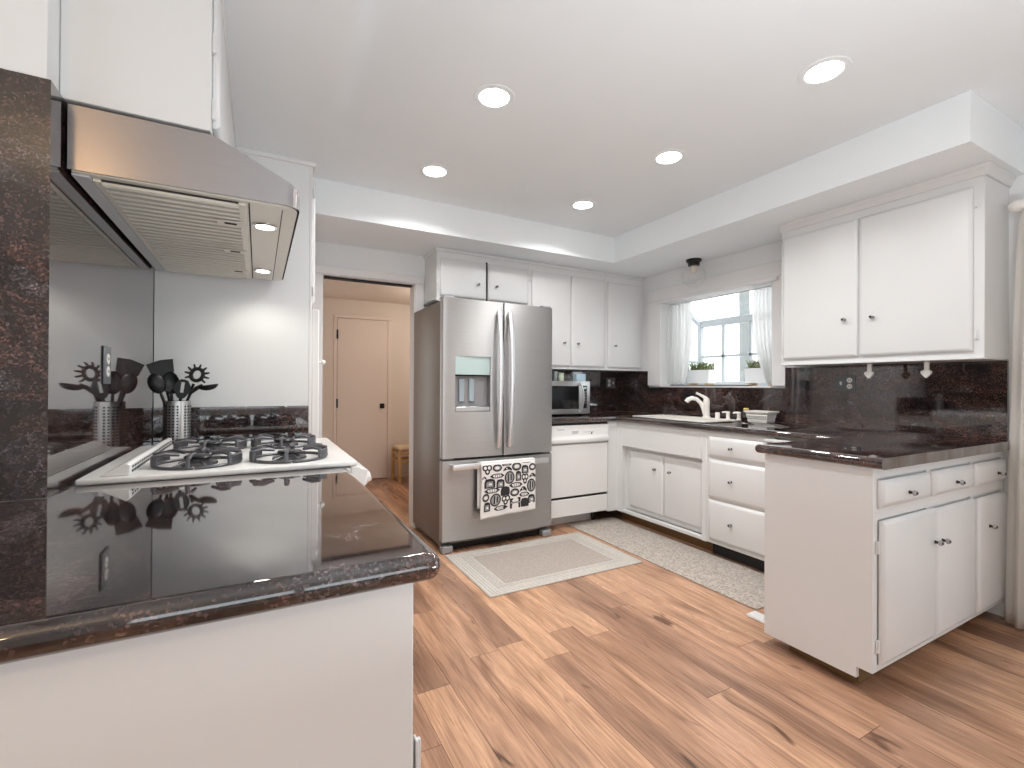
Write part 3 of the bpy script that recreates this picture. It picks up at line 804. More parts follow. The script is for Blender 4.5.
t = thing('wall_cabinet', 'white cabinet above the steel hood', 'cabinet', (-.27, 2.08, 1.87))
MB().box(XL-.009, -.117, hy0-.001, 2.643, 1.862, LZ-.001, .002, 1).build('body', CAB, t)
m = MB(); m.box(-.1165, -.098, hy0+.0, 2.64, LZ-.03, LZ-.001, .003, 1); m.box(XL-.009, -.105, hy0-.012, hy0-.0015, LZ-.03, LZ-.001, .003, 1); m.build('crown', CAB, t)
for k, (a, b_) in enumerate(((hy0+.03, 2.07), (2.085, 2.61))):
    d = MB().panel('x+', a, b_, 1.885, 2.27, -.1165, .018).build('door', CAB, t)
    for z in (1.93, 2.115): hinge(d, 'x+', a-.010 if k == 0 else b_+.010, z, -.1165, .055)
    knob(d, 'x+', b_-.04 if k == 0 else a+.04, 1.94, -.0985)

# ------------------------------------------------------------------ refrigerator
t = thing('refrigerator', 'stainless french door refrigerator with ice dispenser', 'refrigerator', (1.575, 3.4, 0))
fx0, fx1, fyf = 1.122, 2.026, 3.07
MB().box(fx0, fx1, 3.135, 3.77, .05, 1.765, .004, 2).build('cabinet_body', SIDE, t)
MB().box(fx0+.02, fx1-.02, 3.137, 3.165, .012, .05).build('toe_grille', BLACK, t)
for x in (fx0+.003, fx1-.083): MB().box(x, x+.08, 3.082, 3.136, .004, .05, .004, 1).build('foot', GREYP, t)
xc = (fx0+fx1)/2
def bow(x): return fyf+.014*((x-xc)/((fx1-fx0)/2))**2
def fridge_door(x0, x1, z0, z1, name, hole=None):
    m = MB(); n = 16; r = .010
    xs_ = [x0+(x1-x0)*k/n for k in range(n+1)]
    if hole: xs_ = sorted(set(xs_+[hole[0], hole[1]]))
    fr = []
    for x in xs_:
        e = min(x-x0, x1-x); y = bow(x)
        if e < r: y += r-math.sqrt(max(0, r*r-(r-e)**2))
        fr.append((x, y))
    # extra rounded corner points
    fr = [(x0, bow(x0)+r)]+[(x0+r*(1-math.cos(a)), bow(x0)+r-r*math.sin(a)) for a in (.5, 1.0)]+[p for p in fr if x0+r <= p[0] <= x1-r]+[(x1-r*(1-math.cos(a)), bow(x1)+r-r*math.sin(a)) for a in (1.0, .5)]+[(x1, bow(x1)+r)]
    yb = 3.132
    def seg(pts, a, b):
        t_ = bmesh.new(); lo = [t_.verts.new((x, y, a)) for x, y in pts]; hi = [t_.verts.new((x, y, b)) for x, y in pts]
        lb = [t_.verts.new((x, yb, a)) for x, y in pts]; hb = [t_.verts.new((x, yb, b)) for x, y in pts]
        for i in range(len(pts)-1):
            f = t_.faces.new((lo[i], lo[i+1], hi[i+1], hi[i]))
            t_.faces.new((hi[i], hi[i+1], hb[i+1], hb[i])); t_.faces.new((lo[i], lb[i], lb[i+1], lo[i+1])); t_.faces.new((lb[i], hb[i], hb[i+1], lb[i+1]))
        t_.faces.new((lo[0], hi[0], hb[0], lb[0])); t_.faces.new((lo[-1], lb[-1], hb[-1], hi[-1]))
        for f in t_.faces:
            f.material_index = m.mi
        bmesh.ops.recalc_face_normals(t_, faces=t_.faces)
        for f in t_.faces: f.smooth = abs(f.normal.z) < .5 and f.normal.y < -.2
        me = bpy.data.meshes.new('t'); t_.to_mesh(me); t_.free(); m.bm.from_mesh(me); bpy.data.meshes.remove(me)
    m.use(STEEL)
    if not hole: seg(fr, z0, z1)
    else:
        hx0, hx1, ha, hb_ = hole
        seg(fr, z0, ha); seg(fr, hb_, z1); seg([p for p in fr if p[0] <= hx0+1e-6], ha, hb_); seg([p for p in fr if p[0] >= hx1-1e-6], ha, hb_)
    return m.build(name, None, t)
split = 1.5895
dl = fridge_door(fx0, split-.003, .662, 1.78, 'left_door', (1.213, 1.482, .985, 1.378))
dr = fridge_door(split+.003, fx1, .662, 1.78, 'right_door')
df = fridge_door(fx0, fx1, .085, .645, 'freezer_drawer')
MB().box(fx0+.01, fx1-.01, 3.13, 3.137, .60, .70).build('gasket', BLACK, t)
for x0, x1 in ((fx0+.01, fx0+.09), (fx1-.09, fx1-.01)):
    MB().box(x0, x1, 3.095, 3.19, 1.781, 1.796, .003, 1).build('hinge_cover', GREYP, t)
    MB().box(x0, x1, 3.10, 3.134, .647, .660, .002, 1).build('hinge', GREYP, t)
# dispenser
m = MB(); m.use(TEAL).box(1.2135, 1.4815, 3.079, 3.125, 1.248, 1.3775, .001, 1); m.build('dispenser_panel', None, dl)
m = MB(); m.use(GREYP).box(1.2135, 1.4815, 3.126, 3.131, .986, 1.247); m.use(DGREY).box(1.2135, 1.4815, 3.10, 3.126, 1.238, 1.2475); m.build('dispenser_recess', None, dl)
m = MB(); m.use(STEEL).box(1.2135, 1.4815, 3.078, 3.126, .986, 1.022, .004, 1); m.build('dispenser_tray', None, dl)
for x in (1.275, 1.352): MB().box(x-.021, x+.021, 3.108, 3.124, 1.055, 1.222, .004, 1).build('dispenser_paddle', mat('paddle_grey', (.32, .38, .42), .2), dl)
def vhandle(x, d, par):
    z0, z1 = .735, 1.70; pts = []
    for k in range(17):
        q = k/16; z = z0+(z1-z0)*q; pts.append((x+d*.003*math.sin(PI*q), 3.052-.034*math.sin(PI*q)**.7, z))
    m = MB(); m.tube(pts, .0185, 14, .7, up=(0, 1, 0))
    for p in (pts[0], pts[-1]): m.box(p[0]-.012, p[0]+.012, p[1]-.004, bow(x)+.002, p[2]-.018, p[2]+.018, .004, 1)
    m.build('handle', CHROMEH, par)
CHROMEH = steel('handle_steel', (.82, .82, .83), .38, aniso=.2)
vhandle(1.545, -1, dl); vhandle(1.634, 1, dr)
m = MB(); m.box(1.175, 1.95, 3.010, 3.030, .586, .628, .006, 2, smooth=False)
for x in (1.19, 1.93): m.box(x-.013, x+.013, 3.03, bow(x)+.002, .592, .62, .003, 1)
m.build('handle', CHROMEH, df)

# towel over the freezer handle
t = thing('dish_towel', 'white towel with black bread prints on freezer handle', 'towel', (1.6, 3.0, .24))
def tw(u, v, off=0.0):
    x = 1.380+.445*u+.006*math.sin(5*v)*(1-u); zt_ = .632; zb_ = .232+.022*u
    y = 3.0045-off-.004*math.sin(2*PI*1.3*u+.8)*v-.0035*math.sin(2*PI*3.1*u+2)*v*v
    if v < .06:
        a = v/.06; y = 3.0045-off+(.012)*(1-a)
    return Vector((x, y, zt_+(zb_-zt_)*v))
def tb(u, v):
    x = 1.367+.445*u; z = .632+(.300-.632)*v
    return Vector((x, 3.0365+.003*math.sin(2*PI*1.2*u)*v, z))
m = MB(); m.grid(tw, 40, 30); m.grid(lambda u, v: tb(u, v), 24, 16)
m.grid(lambda u, v: Vector((1.380+.445*u-.025*v+.013*u*v, 3.0165+.02*v, .632+.002*math.sin(PI*v))), 20, 4)
o = m.build('cloth', CLOTH, t); sd = o.modifiers.new('s', 'SOLIDIFY'); sd.thickness = .0012; sd.offset = 0
m = MB()
def icon(kind, X, Y, w, h):
    u0 = (X-105)/540; L = 545-75*u0; v0 = (Y-(165-25*u0))/L; w = w/540*1.1; h = h/L*1.1
    def put(pts, lay):
        P_ = [tw(min(1, max(0, u0+px*w)), min(1, max(0.061, v0+py*h)), .0022+.0005*lay) for px, py in pts]
        n = len(P_); c = sum(P_, Vector())/n
        for i in range(n): m.poly([c, P_[i], P_[(i+1) % n]])
    def el(rx, ry, cx=0, cy=0, n=16): return [(cx+rx*math.cos(2*PI*k/n), cy+ry*math.sin(2*PI*k/n)) for k in range(n)]
    if kind == 'ring': m.use(INK); put(el(.5, .5), 0); m.use(INKG); put(el(.36, .3), 1); m.use(CLOTH); put(el(.24, .2), 2)
    elif kind == 'disc': m.use(INK); put(el(.5, .5), 0); m.use(INKG); put(el(.38, .40), 1); m.use(INK); put([(-.16, -.3), (-.02, -.3), (-.02, .3), (-.16, .3)], 2); put([(.06, -.26), (.2, -.26), (.2, .2), (.06, .2)], 2); m.use(CLOTH); put([(-.01, -.3), (.05, -.3), (.05, .3), (-.01, .3)], 3)
    elif kind == 'bag':
        m.use(INK); put([(-.5, 0), (-.3, -.42), (0, -.5), (.3, -.42), (.5, 0), (.3, .42), (0, .5), (-.3, .42)], 0); m.use(CLOTH); put([(-.32, -.1), (-.2, -.3), (.2, -.3), (.32, 0), (.2, .3), (-.2, .3)], 1)
        m.use(INKG)
        for c in (-.15, 0, .15): put([(c-.03, -.3), (c+.03, -.3), (c+.05, .28), (c-.01, .28)], 2)
    elif kind == 'loaf': m.use(INK); put([(-.5, -.1), (-.38, -.45), (.1, -.5), (.42, -.35), (.5, 0), (.48, .5), (-.48, .5)], 0); m.use(INKG); put([(-.32, -.05), (-.2, -.2), (.25, -.2), (.32, .38), (-.32, .38)], 1); m.use(CLOTH); put([(-.1, .0), (.18, .0), (.18, .2), (-.1, .2)], 2)
    elif kind == 'pretzel':
        m.use(INK); put(el(.3, .32, -.2, -.15), 0); put(el(.3, .32, .2, -.15), 0); put(el(.26, .3, 0, .22), 0); m.use(CLOTH); put(el(.15, .17, -.2, -.15), 1); put(el(.15, .17, .2, -.15), 1); put(el(.11, .13, 0, .22), 1)
    elif kind == 'croi': m.use(INK); put([(-.5, .4), (-.4, 0), (-.1, -.5), (.2, -.45), (.45, 0), (.5, .45), (.3, .2), (.05, .15), (-.25, .25)], 0); m.use(CLOTH); put([(-.15, -.2), (-.05, -.3), (0, .05), (-.12, .1)], 1)
    elif kind == 'basket':
        m.use(INK); put([(-.5, -.45), (.5, -.5), (.48, .5), (-.46, .5)], 0); m.use(INKG); put([(-.42, -.1), (.42, -.12), (.42, .05), (-.42, .05)], 1); m.use(CLOTH); put([(-.3, -.3), (.3, -.32), (.3, -.2), (-.3, -.18)], 2); put([(-.3, .2), (.3, .2), (.3, .3), (-.3, .3)], 2)
for a in [('bag', 215, 182, 120, 22), ('pretzel', 160, 235, 85, 88), ('ring', 257, 222, 84, 66), ('basket', 350, 186, 85, 30), ('croi', 358, 234, 84, 44), ('ring', 450, 212, 88, 74), ('bag', 553, 163, 100, 32), ('loaf', 535, 238, 66, 70), ('ring', 612, 218, 66, 62), ('bag', 255, 298, 132, 42), ('disc', 378, 315, 92, 112), ('loaf', 467, 300, 52, 86), ('pretzel', 535, 325, 66, 90), ('croi', 612, 298, 66, 42), ('loaf', 183, 368, 98, 82), ('loaf', 288, 370, 76, 76), ('bag', 443, 385, 124, 46), ('disc', 600, 388, 82, 112), ('bag', 207, 437, 140, 46), ('croi', 518, 425, 68, 48), ('loaf', 338, 440, 84, 78), ('ring', 433, 455, 82, 68), ('bag', 530, 472, 96, 40), ('ring', 150, 505, 62, 72), ('disc', 245, 525, 98, 112), ('pretzel', 347, 525, 78, 84), ('basket', 440, 553, 96, 90), ('loaf', 535, 545, 72, 72), ('loaf', 602, 510, 66, 72), ('loaf', 167, 590, 56, 82), ('bag', 300, 600, 130, 42), ('croi', 128, 318, 40, 30)]:
    icon(*a)
m.build('bread_print', None, t)

# ------------------------------------------------------------------ wall cabinets on the back wall
UY = 3.49
t = thing('wall_cabinet', 'short white two-door cabinet above the refrigerator', 'cabinet', (1.64, 3.6, 1.84))
MB().box(1.216, 2.038, UY, YB-.001, 1.845, SZ-.001, .002, 1).build('body', CAB, t)
m = MB(); m.box(1.206, 2.04, UY-.014, UY-.0005, SZ-.028, SZ-.001, .004, 1); m.box(1.204, 1.2155, UY-.014, YB-.002, SZ-.028, SZ-.001, .004, 1); m.box(1.207, 1.2155, UY-.008, YB-.002, 1.830, 1.848, .003, 1); m.box(1.207, 2.03, UY-.008, YB-.01, 1.828, 1.8445, .003, 1); m.build('trim_strip', CAB, t)
door(t, 'y-', 1.243, 1.634, 1.872, 2.166, UY-.0005, (1.56, 1.985), 1.233)
door(t, 'y-', 1.652, 2.030, 1.872, 2.166, UY-.0005, (1.725, 1.985), 2.034)
MB().box(1.635, 1.651, UY-.003, UY-.0006, 1.86, 2.18).build('gap', DGREY, t)
t = thing('wall_cabinet', 'tall white two-door cabinet above the microwave', 'cabinet', (2.47, 3.6, 1.32))
MB().box(2.039, 2.884, UY, YB-.001, 1.322, SZ-.001, .002, 1).build('body', CAB, t)
m = MB(); m.box(2.041, 2.884, UY-.014, UY-.0005, SZ-.028, SZ-.001, .004, 1); m.build('trim_strip', CAB, t)
door(t, 'y-', 2.07, 2.478, 1.348, 2.166, UY-.0005, (2.40, 1.555), 2.056)
door(t, 'y-', 2.487, 2.868, 1.348, 2.166, UY-.0005, (2.55, 1.555), 2.876)
t = thing('wall_cabinet', 'white single-door cabinet in corner left of sink window', 'cabinet', (3.13, 3.6, 1.32))
MB().box(2.885, XR-.001, UY, YB-.001, 1.322, SZ-.001, .002, 1).build('body', CAB, t)
m = MB(); m.box(2.8845, XR-.001, UY-.014, UY-.0005, SZ-.028, SZ-.001, .004, 1); m.build('trim_strip', CAB, t)
door(t, 'y-', 2.906, 3.325, 1.348, 2.160, UY-.0005, (2.985, 1.555), 3.335)

# ------------------------------------------------------------------ main counter
NX = 2.73; Z0, Z1 = .867, .910
def fl(mid, d):
    if abs(mid.x-2.015) < .004 and mid.y < 1.4: return True
    if abs(mid.y-1.372) < .004: return True
    if abs(mid.x-NX) < .004: return True
    if abs(mid.y-3.15) < .004: return True
    return False
m = MB(); m.prism([(2.015, .872), (XR-.002, .872), (XR-.002, YB-.002), (2.04, YB-.002), (2.04, 3.15), (NX, 3.15), (NX, 1.372), (2.015, 1.372)], 'z', Z0, Z1, .018, 4, lambda a, d: fl(a, d) and abs(d.z) < .01)
o = m.build('countertop', GRAN, loc=(2.9, 2.2, Z0)); tag(o, 'dark granite counter running around sink, corner and peninsula', 'countertop')
cut = MB().box(2.86, 3.14, 2.36, 3.02, .8, 1.0).build('cutter', GRAN)
bm_ = o.modifiers.new('b', 'BOOLEAN'); bm_.object = cut; bm_.operation = 'DIFFERENCE'; bm_.solver = 'EXACT'
dg = bpy.context.evaluated_depsgraph_get(); me = bpy.data.meshes.new_from_object(o.evaluated_get(dg)); o.modifiers.clear(); o.data = me
bpy.data.objects.remove(cut)
# backsplashes
m = MB(); m.box(2.04, XR-.021, YB-.018, YB-.001, Z1+.001, 1.320)
tag(m.build('backsplash', GRAN, loc=(2.7, YB, Z1)), 'dark granite backsplash on back wall behind microwave', 'backsplash')
m = MB(); m.prism([(.905, Z1+.001), (YB-.001, Z1+.001), (YB-.001, 1.321), (3.412, 1.321), (3.412, 1.1635), (2.048, 1.1635), (2.048, 1.312), (.905, 1.312)], 'x', XR-.020, XR-.001)
tag(m.build('backsplash', GRAN, loc=(XR, 2.3, Z1)), 'veined granite backsplash on window wall, notched under window', 'backsplash')

# dishwasher
t = thing('dishwasher', 'white dishwasher in corner beside the refrigerator', 'dishwasher', (2.36, 3.4, 0))
dx0, dx1, dy = 2.055, 2.658, 3.175
MB().box(dx0, dx1, dy+.03, YB-.03, .10, .855).build('tub', WHITE, t)
MB().box(dx0+.005, dx1-.005, dy-.006, dy+.03, .265, .69, .004, 1).build('door', WHITE, t)
m = MB(); m.use(WHITE).prism([(dy-.002, .70), (dy-.022, .705), (dy-.022, .735), (dy-.008, .76), (dy-.008, .848), (dy+.03, .848), (dy+.03, .70)], 'x', dx0+.003, dx1-.003, .003, 1)
yy = dy-.0086
m.use(INKG); m.box(2.128, 2.195, yy, yy+.0005, .812, .817)
for k in range(3): m.box(2.275, 2.345-.006*k, yy, yy+.0005, .795-.009*k, .799-.009*k)
m.box(2.39, 2.50, yy, yy+.0005, .787, .790); m.use(BLACK).box(2.470, 2.484, yy-.0005, yy+.0005, .770, .783); m.build('control_panel', None, t)
MB().box(dx0+.003, dx1-.003, dy-.004, dy+.03, .105, .245, .003, 1).build('access_panel', WHITE, t)
MB().box(dx0+.01, dx1-.01, dy+.008, dy+.03, .246, .264).build('gap', BLACK, t)
MB().box(dx0+.01, dx1-.01, dy+.0, dy+.035, .8485, .8665).build('gap', BLACK, t)
MB().box(dx0+.01, dx1-.02, dy+.15, dy+.16, .0, .10).build('toe_kick', CAB, t)
MB().box(dx1-.075, dx1-.04, dy+.105, dy+.135, .0, .10).build('foot', BLACK, t)

# sink base cabinet with recessed doors
FX = 2.76
t = thing('sink_cabinet', 'white cabinet under sink with two recessed doors', 'cabinet', (3.0, 2.74, 0))
m = MB()
m.box(FX, FX+.02, 3.11, 3.20, .09, Z0-.001, .002, 1); m.box(2.662, FX+.02, 3.178, 3.20, .09, Z0-.001, .002, 1)
m.box(FX, FX+.02, 2.245, 2.283, .09, Z0-.001, .002, 1); m.box(FX, FX+.02, 2.283, 3.11, .66, Z0-.001, .002, 1)
m.box(FX+.005, FX+.04, 2.245, 3.178, .09, .115, .002, 1)
m.build('face_frame', CAB, t)
m = MB(); m.box(FX+.055, FX+.065, 2.245, 3.178, .115, .665); m.box(FX+.02, FX+.055, 2.270, 2.283, .115, .66); m.box(FX+.02, FX+.055, 3.11, 3.122, .115, .66); m.box(FX+.02, FX+.055, 2.283, 3.11, .66, .67)
m.box(FX+.065, XR-.03, 2.245, 2.26, .1, .70); m.box(FX+.065, XR-.03, 3.17, 3.178, .1, .70)
m.build('body', CAB, t)
MB().box(FX+.09, FX+.10, 2.245, 3.20, 0, .09).build('toe_kick', PLINTH, t)
door(t, 'x-', 2.68, 3.055, .155, .63, FX+.0545, (2.76, .51), 3.066)
door(t, 'x-', 2.312, 2.672, .155, .63, FX+.0545, (2.605, .51), 2.301)
# drawer unit beside it
t = thing('drawer_cabinet', 'white three-drawer cabinet between sink and peninsula', 'cabinet', (3.0, 1.95, 0))
MB().box(FX, XR-.03, 1.75, 2.2445, .095, Z0-.001, .002, 1).build('body', CAB, t)
for z0, z1, kz in ((.690, .828, .762), (.41, .672, .545), (.122, .396, .262)):
    d = MB().panel('x-', 1.775, 2.218, z0, z1, FX, .022, .012, .020).build('drawer', CAB, t); knob(d, 'x-', 2.033, kz, FX-.022)
MB().box(FX-.035, FX, 1.50, 1.80, .838, .856, .003, 1).build('pull_out_board', CAB, t)
MB().box(FX+.07, FX+.08, 1.40, 2.2445, 0, .095).build('toe_kick', DGREY, t)

# peninsula
PX, PY = 2.05, .918
t = thing('peninsula_cabinet', 'white peninsula base cabinet with three drawers and three doors', 'cabinet', (2.6, 1.13, 0))
m = MB(); m.box(PX+.02, XR-.03, PY+.02, 1.34, .088, Z0-.001); m.build('body', CAB, t)
m = MB(); m.box(PX, PX+.0195, .972, 1.348, .045, Z0-.001); m.box(PX, PX+.0195, .917, .972, .088, Z0-.001); m.build('end_panel', CAB, t)
m = MB(); fx = PX+.0197
for a, b_ in ((.088, .112), (.665, .708), (.825, Z0-.001)): m.box(fx, XR-.03, PY-.001, PY+.0195, a, b_)
for a, b_ in ((fx, 2.085), (2.488, 2.526), (2.938, 2.972), (3.322, XR-.03)):
    m.box(a, b_, PY-.001, PY+.0195, .112, .665); m.box(a, b_, PY-.001, PY+.0195, .708, .825)
m.box(2.085, 3.33, PY+.010, PY+.0195, .11, .83)
m.build('face_frame', CAB, t)
MB().box(PX+.045, XR-.06, .985, 1.26, 0, .0875, .002, 1).build('plinth', PLINTH, t)
for a, b_ in ((2.082, 2.492), (2.522, 2.934), (2.955, 3.325)):
    d = MB().panel('y-', a, b_, .712, .817, PY-.0015, .020, .010, .018).build('drawer', CAB, t); kk = (a+b_)/2 if b_ < 3 else 3.20; knob(d, 'y-', kk, .755, PY-.0215)
door(t, 'y-', 2.090, 2.543, .116, .660, PY-.0015, (2.515, .522), 2.080, hz=(.185, .56))
door(t, 'y-', 2.549, 2.944, .116, .655, PY-.0015, (2.585, .519), 2.950, hz=(.185, .56))
door(t, 'y-', 2.980, 3.325, .116, .650, PY-.0015, (3.095, .510), None)
m = MB(); m.prism([(1.36, 0), (1.56, 0), (1.50, .022), (1.36, .022)], 'x', 2.10, 2.24, .003, 1); 
m = MB(); m.box(2.20, 2.27, 1.36, 1.545, .0, .016, .004, 1)
tag(m.build('door_stop', WHITE, loc=(2.235, 1.45, 0)), 'white plastic wedge on floor behind the peninsula', 'door stop')

# right wall cabinet
CX = 3.062
t = thing('wall_cabinet', 'large white two-door cabinet right of sink window', 'cabinet', (3.2, 1.4, 1.318))
MB().box(CX, XR-.001, .905, 1.900, 1.318, SZ-.001, .002, 1).build('body', CAB, t)
m = MB()
b = bmesh.new(); rows = []
for d_, z in ((.0005, SZ-.05), (.010, SZ-.05), (.014, SZ-.03), (.026, SZ-.016), (.026, SZ-.001), (.0005, SZ-.001)):
    rows.append([b.verts.new(p) for p in ((CX-d_, 1.905, z), (CX-d_, .905-d_, z), (XR-.002, .905-d_, z))])
for k in range(6):
    p, q = rows[k], rows[(k+1) % 6]
    for a in (0, 1): b.faces.new((p[a], p[a+1], q[a+1], q[a]))
b.faces.new([x[0] for x in rows]); b.faces.new([x[2] for x in rows]); m._add(b)
m.build('crown', CAB, t)
MB().box(CX-.012, XR-.06, .903, 1.905, 1.312, 1.3179, .002, 1).build('bottom_rail', CAB, t)
door(t, 'x-', 1.443, 1.882, 1.352, 2.150, CX-.0005, (1.507, 1.570), 1.888)
door(t, 'x-', .945, 1.434, 1.352, 2.150, CX-.0005, (1.363, 1.568), .935, hz=(1.432, 2.07))
def hook(y, label):
    t = thing('cup_hook', label, 'hook', (3.13, y, 1.31), 'white hooks under the right wall cabinet')
    MB().box(3.122, 3.138, y-.010, y+.010, 1.262, 1.3115, .002, 1).build('stem', PLASTW, t)
    m = MB(); m.prism([(y-.022, 1.262), (y, 1.268), (y+.022, 1.262), (y+.024, 1.250), (y+.012, 1.234), (y, 1.222), (y-.012, 1.234), (y-.024, 1.250)], 'x', 3.116, 3.134, .003, 1)
    m.build('head', PLASTW, t)
hook(1.418, 'white hook under wall cabinet nearer the granite outlet'); hook(1.152, 'white hook under wall cabinet nearer the right-hand curtain')
outlet('wall_outlet', 'steel outlet and switch plate on granite under right wall cabinet', 'x-', 1.652, 1.198, XR-.0202, .112, .10, (1.627,), (1.678,))
outlet('wall_outlet', 'steel outlet plate on granite right of the microwave', 'y-', 3.19, 1.205, YB-.0182, .118, .105, (3.168,), (3.218,))

# sink, faucet and taps
t = thing('kitchen_sink', 'white drop-in sink in the granite counter below window', 'sink', (3.0, 2.69, .91))
m = MB(); sx0, sx1, sy0, sy1 = 2.83, 3.245, 2.32, 3.06
rim = MB()
for a in ((sx0, 2.868, sy0, sy1), (3.132, sx1, sy0, sy1), (2.868, 3.132, sy0, 2.368), (2.868, 3.132, 3.012, sy1)): rim.box(*a, .9105, .922, .003, 2)
rim.build('rim', BISQUE, t)
m.box(2.862, 2.868, 2.362, 3.018, .72, .9104); m.box(3.132, 3.138, 2.362, 3.018, .72, .9104); m.box(2.868, 3.132, 2.362, 2.368, .72, .9104); m.box(2.868, 3.132, 3.012, 3.018, .72, .9104); m.box(2.862, 3.138, 2.362, 3.018, .715, .72)
m.build('basin', BISQUE, t)
fxx, fyy, fz = 3.195, 2.60, .9222
t = thing('faucet', 'white single-lever kitchen faucet behind the sink', 'faucet', (fxx, fyy, fz))
m = MB(); m.lathe((fxx, fyy, fz), [(.034, 0), (.034, .005), (.026, .012), (.025, .10), (.027, .125), (.022, .15), (.012, .160), (0, .161)], 24); m.build('body', BISQUE, t)
sp = [(-.008, .015, .03), (-.012, .03, .07), (-.025, .055, .115), (-.05, .09, .145), (-.08, .125, .153), (-.105, .155, .140), (-.118, .168, .122)]
MB().tube([(fxx+a*.8, fyy+b_*.72, fz+c*1.02) for a, b_, c in sp], [.017, .0165, .016, .016, .018, .019, .019], 14).build('spout', BISQUE, t)
MB().tube([(fxx, fyy, fz+.150), (fxx-.015, fyy+.02, fz+.170), (fxx-.035, fyy+.045, fz+.188), (fxx-.05, fyy+.062, fz+.197)], [.018, .012, .0095, .010], 12).build('lever', BISQUE, t)
o = MB().lathe((3.2, 2.50, .9223), [(.019, 0), (.018, .004), (.018, .042), (.015, .047), (0, .048)], 20).build('air_gap_cap', BISQUE, loc=(3.2, 2.5, .9223)); tag(o, 'short white cylinder cap beside the faucet', 'sink cap')
def dispenser(y, label):
    t = thing('soap_dispenser', label, 'soap dispenser', (3.195, y, .9222), 'white soap pumps by the sink')
    MB().lathe((3.195, y, .9222), [(.018, 0), (.017, .005), (.0135, .009), (.0135, .045), (.016, .052), (.013, .060), (0, .061)], 18).build('body', BISQUE, t)
    MB().tube([(3.195, y, .974), (3.185, y+.018, .977), (3.175, y+.036, .973)], [.010, .007, .006], 10).build('spout', BISQUE, t)
dispenser(2.402, 'white soap pump nearer the faucet'); dispenser(2.308, 'white soap pump nearer the white basket')
t = thing('basket', 'white patterned basket on counter by soap pumps', 'basket', (3.24, 2.16, .911))
bx0, by0, by1 = 3.24, 2.05, 2.27
m = MB()
def bk(y, h, w): return [(bx0-w, 2.16-y), (bx0+w, 2.16-y), (bx0+w, 2.16+y), (bx0-w, 2.16+y)]
t_ = bmesh.new(); rings = []
for hh, y, w in ((.9135, .070, .045), (.930, .077, .05), (.932, .073, .047), (.965, .083, .055), (.968, .079, .052), (.984, .088, .06), (.986, .096, .065), (.997, .096, .065), (.997, .088, .057), (.920, .067, .042)):
    rings.append([t_.verts.new((x, yy, hh)) for x, yy in bk(y, hh, w)])
for a, b_ in zip(rings, rings[1:]):
    for k in range(4): t_.faces.new((a[k], a[(k+1) % 4], b_[(k+1) % 4], b_[k]))
t_.faces.new(rings[-1]); t_.faces.new(rings[0]); m._add(t_); m.build('tray', PLASTW, t)
m = MB()
for k in range(11):
    y = 2.16-.068+k*.0136
    m.box(bx0-.0505, bx0-.0485, y-.0035, y+.0035, .936, .944); m.box(bx0-.0545, bx0-.0525, y-.0035, y+.0035, .952, .960)
for k in range(7): m.box(bx0-.047, bx0-.040, 2.16-.066+k*.022-.006, 2.16-.066+k*.022+.006, .911, .9135)
m.build('lattice', GREYP, t)
o = MB().box(3.17, 3.205, 2.228, 2.258, .9975, 1.015, .008, 3, smooth=True).build('sponge', SPONGE, loc=(3.19, 2.24, .9975)); tag(o, 'small yellow sponge on left rim of white basket', 'sponge')

# microwave and what stands on it
t = thing('microwave', 'stainless microwave on corner counter beside the refrigerator', 'microwave', (2.36, 3.53, .911))
mx0, mx1, my, mz0, mz1 = 2.105, 2.602, 3.37, .928, 1.214
MB().box(mx0, mx1, my, 3.72, mz0, mz1, .005, 2).build('case', mat('microwave_case', (.55, .54, .52), .35, .8), t)
for x in (mx0+.03, mx1-.06):
    for y in (my+.03, 3.68): MB().box(x, x+.03, y, y+.03, .911, mz0).build('foot', BLACK, t)
MB().box(mx0, mx1, my-.018, my-.0005, mz0, mz1, .005, 2).build('front_frame', STEEL, t)
d = MB().box(mx0+.02, 2.478, my-.0215, my-.0185, .972, 1.172, .001, 1).build('door_window', BLACKGL, t)
m = MB(); m.tube([(2.487+.020*math.sin(PI*k/10), my-.03-.022*math.sin(PI*k/10)**.6, .945+.255*k/10) for k in range(11)], .012, 10, .7)
for z in (.952, 1.193): m.box(2.478, 2.498, my-.03, my-.0186, z-.009, z+.009)
m.build('handle', CHROMEH, t)
m = MB(); m.use(BLACKGL).box(2.523, 2.567, my-.0215, my-.0185, .975, 1.175, .001, 1)
m.use(TEAL).box(2.530, 2.560, my-.0222, my-.0214, 1.145, 1.165)
m.use(GREYP)
for r_ in range(5):
    for c in range(3): m.box(2.529+c*.0115, 2.537+c*.0115, my-.0222, my-.0214, 1.115-r_*.024, 1.126-r_*.024)
m.build('control_panel', None, t)
t = thing('jar', 'pale green jar on top of the microwave', 'jar', (2.37, 3.47, mz1))
MB().lathe((2.37, 3.47, mz1+.0005), [(.024, 0), (.026, .005), (.026, .055), (.022, .062)], 20).build('body', LGREEN, t)
MB().lathe((2.37, 3.47, mz1+.063), [(.027, 0), (.027, .010), (0, .011)], 20).build('lid', LGREEN, t)
o = MB().box(2.49, 2.592, 3.40, 3.46, mz1+.0005, mz1+.066, .003, 1).build('storage_box', LBLUE, loc=(2.54, 3.43, mz1)); tag(o, 'small pale blue box on top of the microwave', 'box')

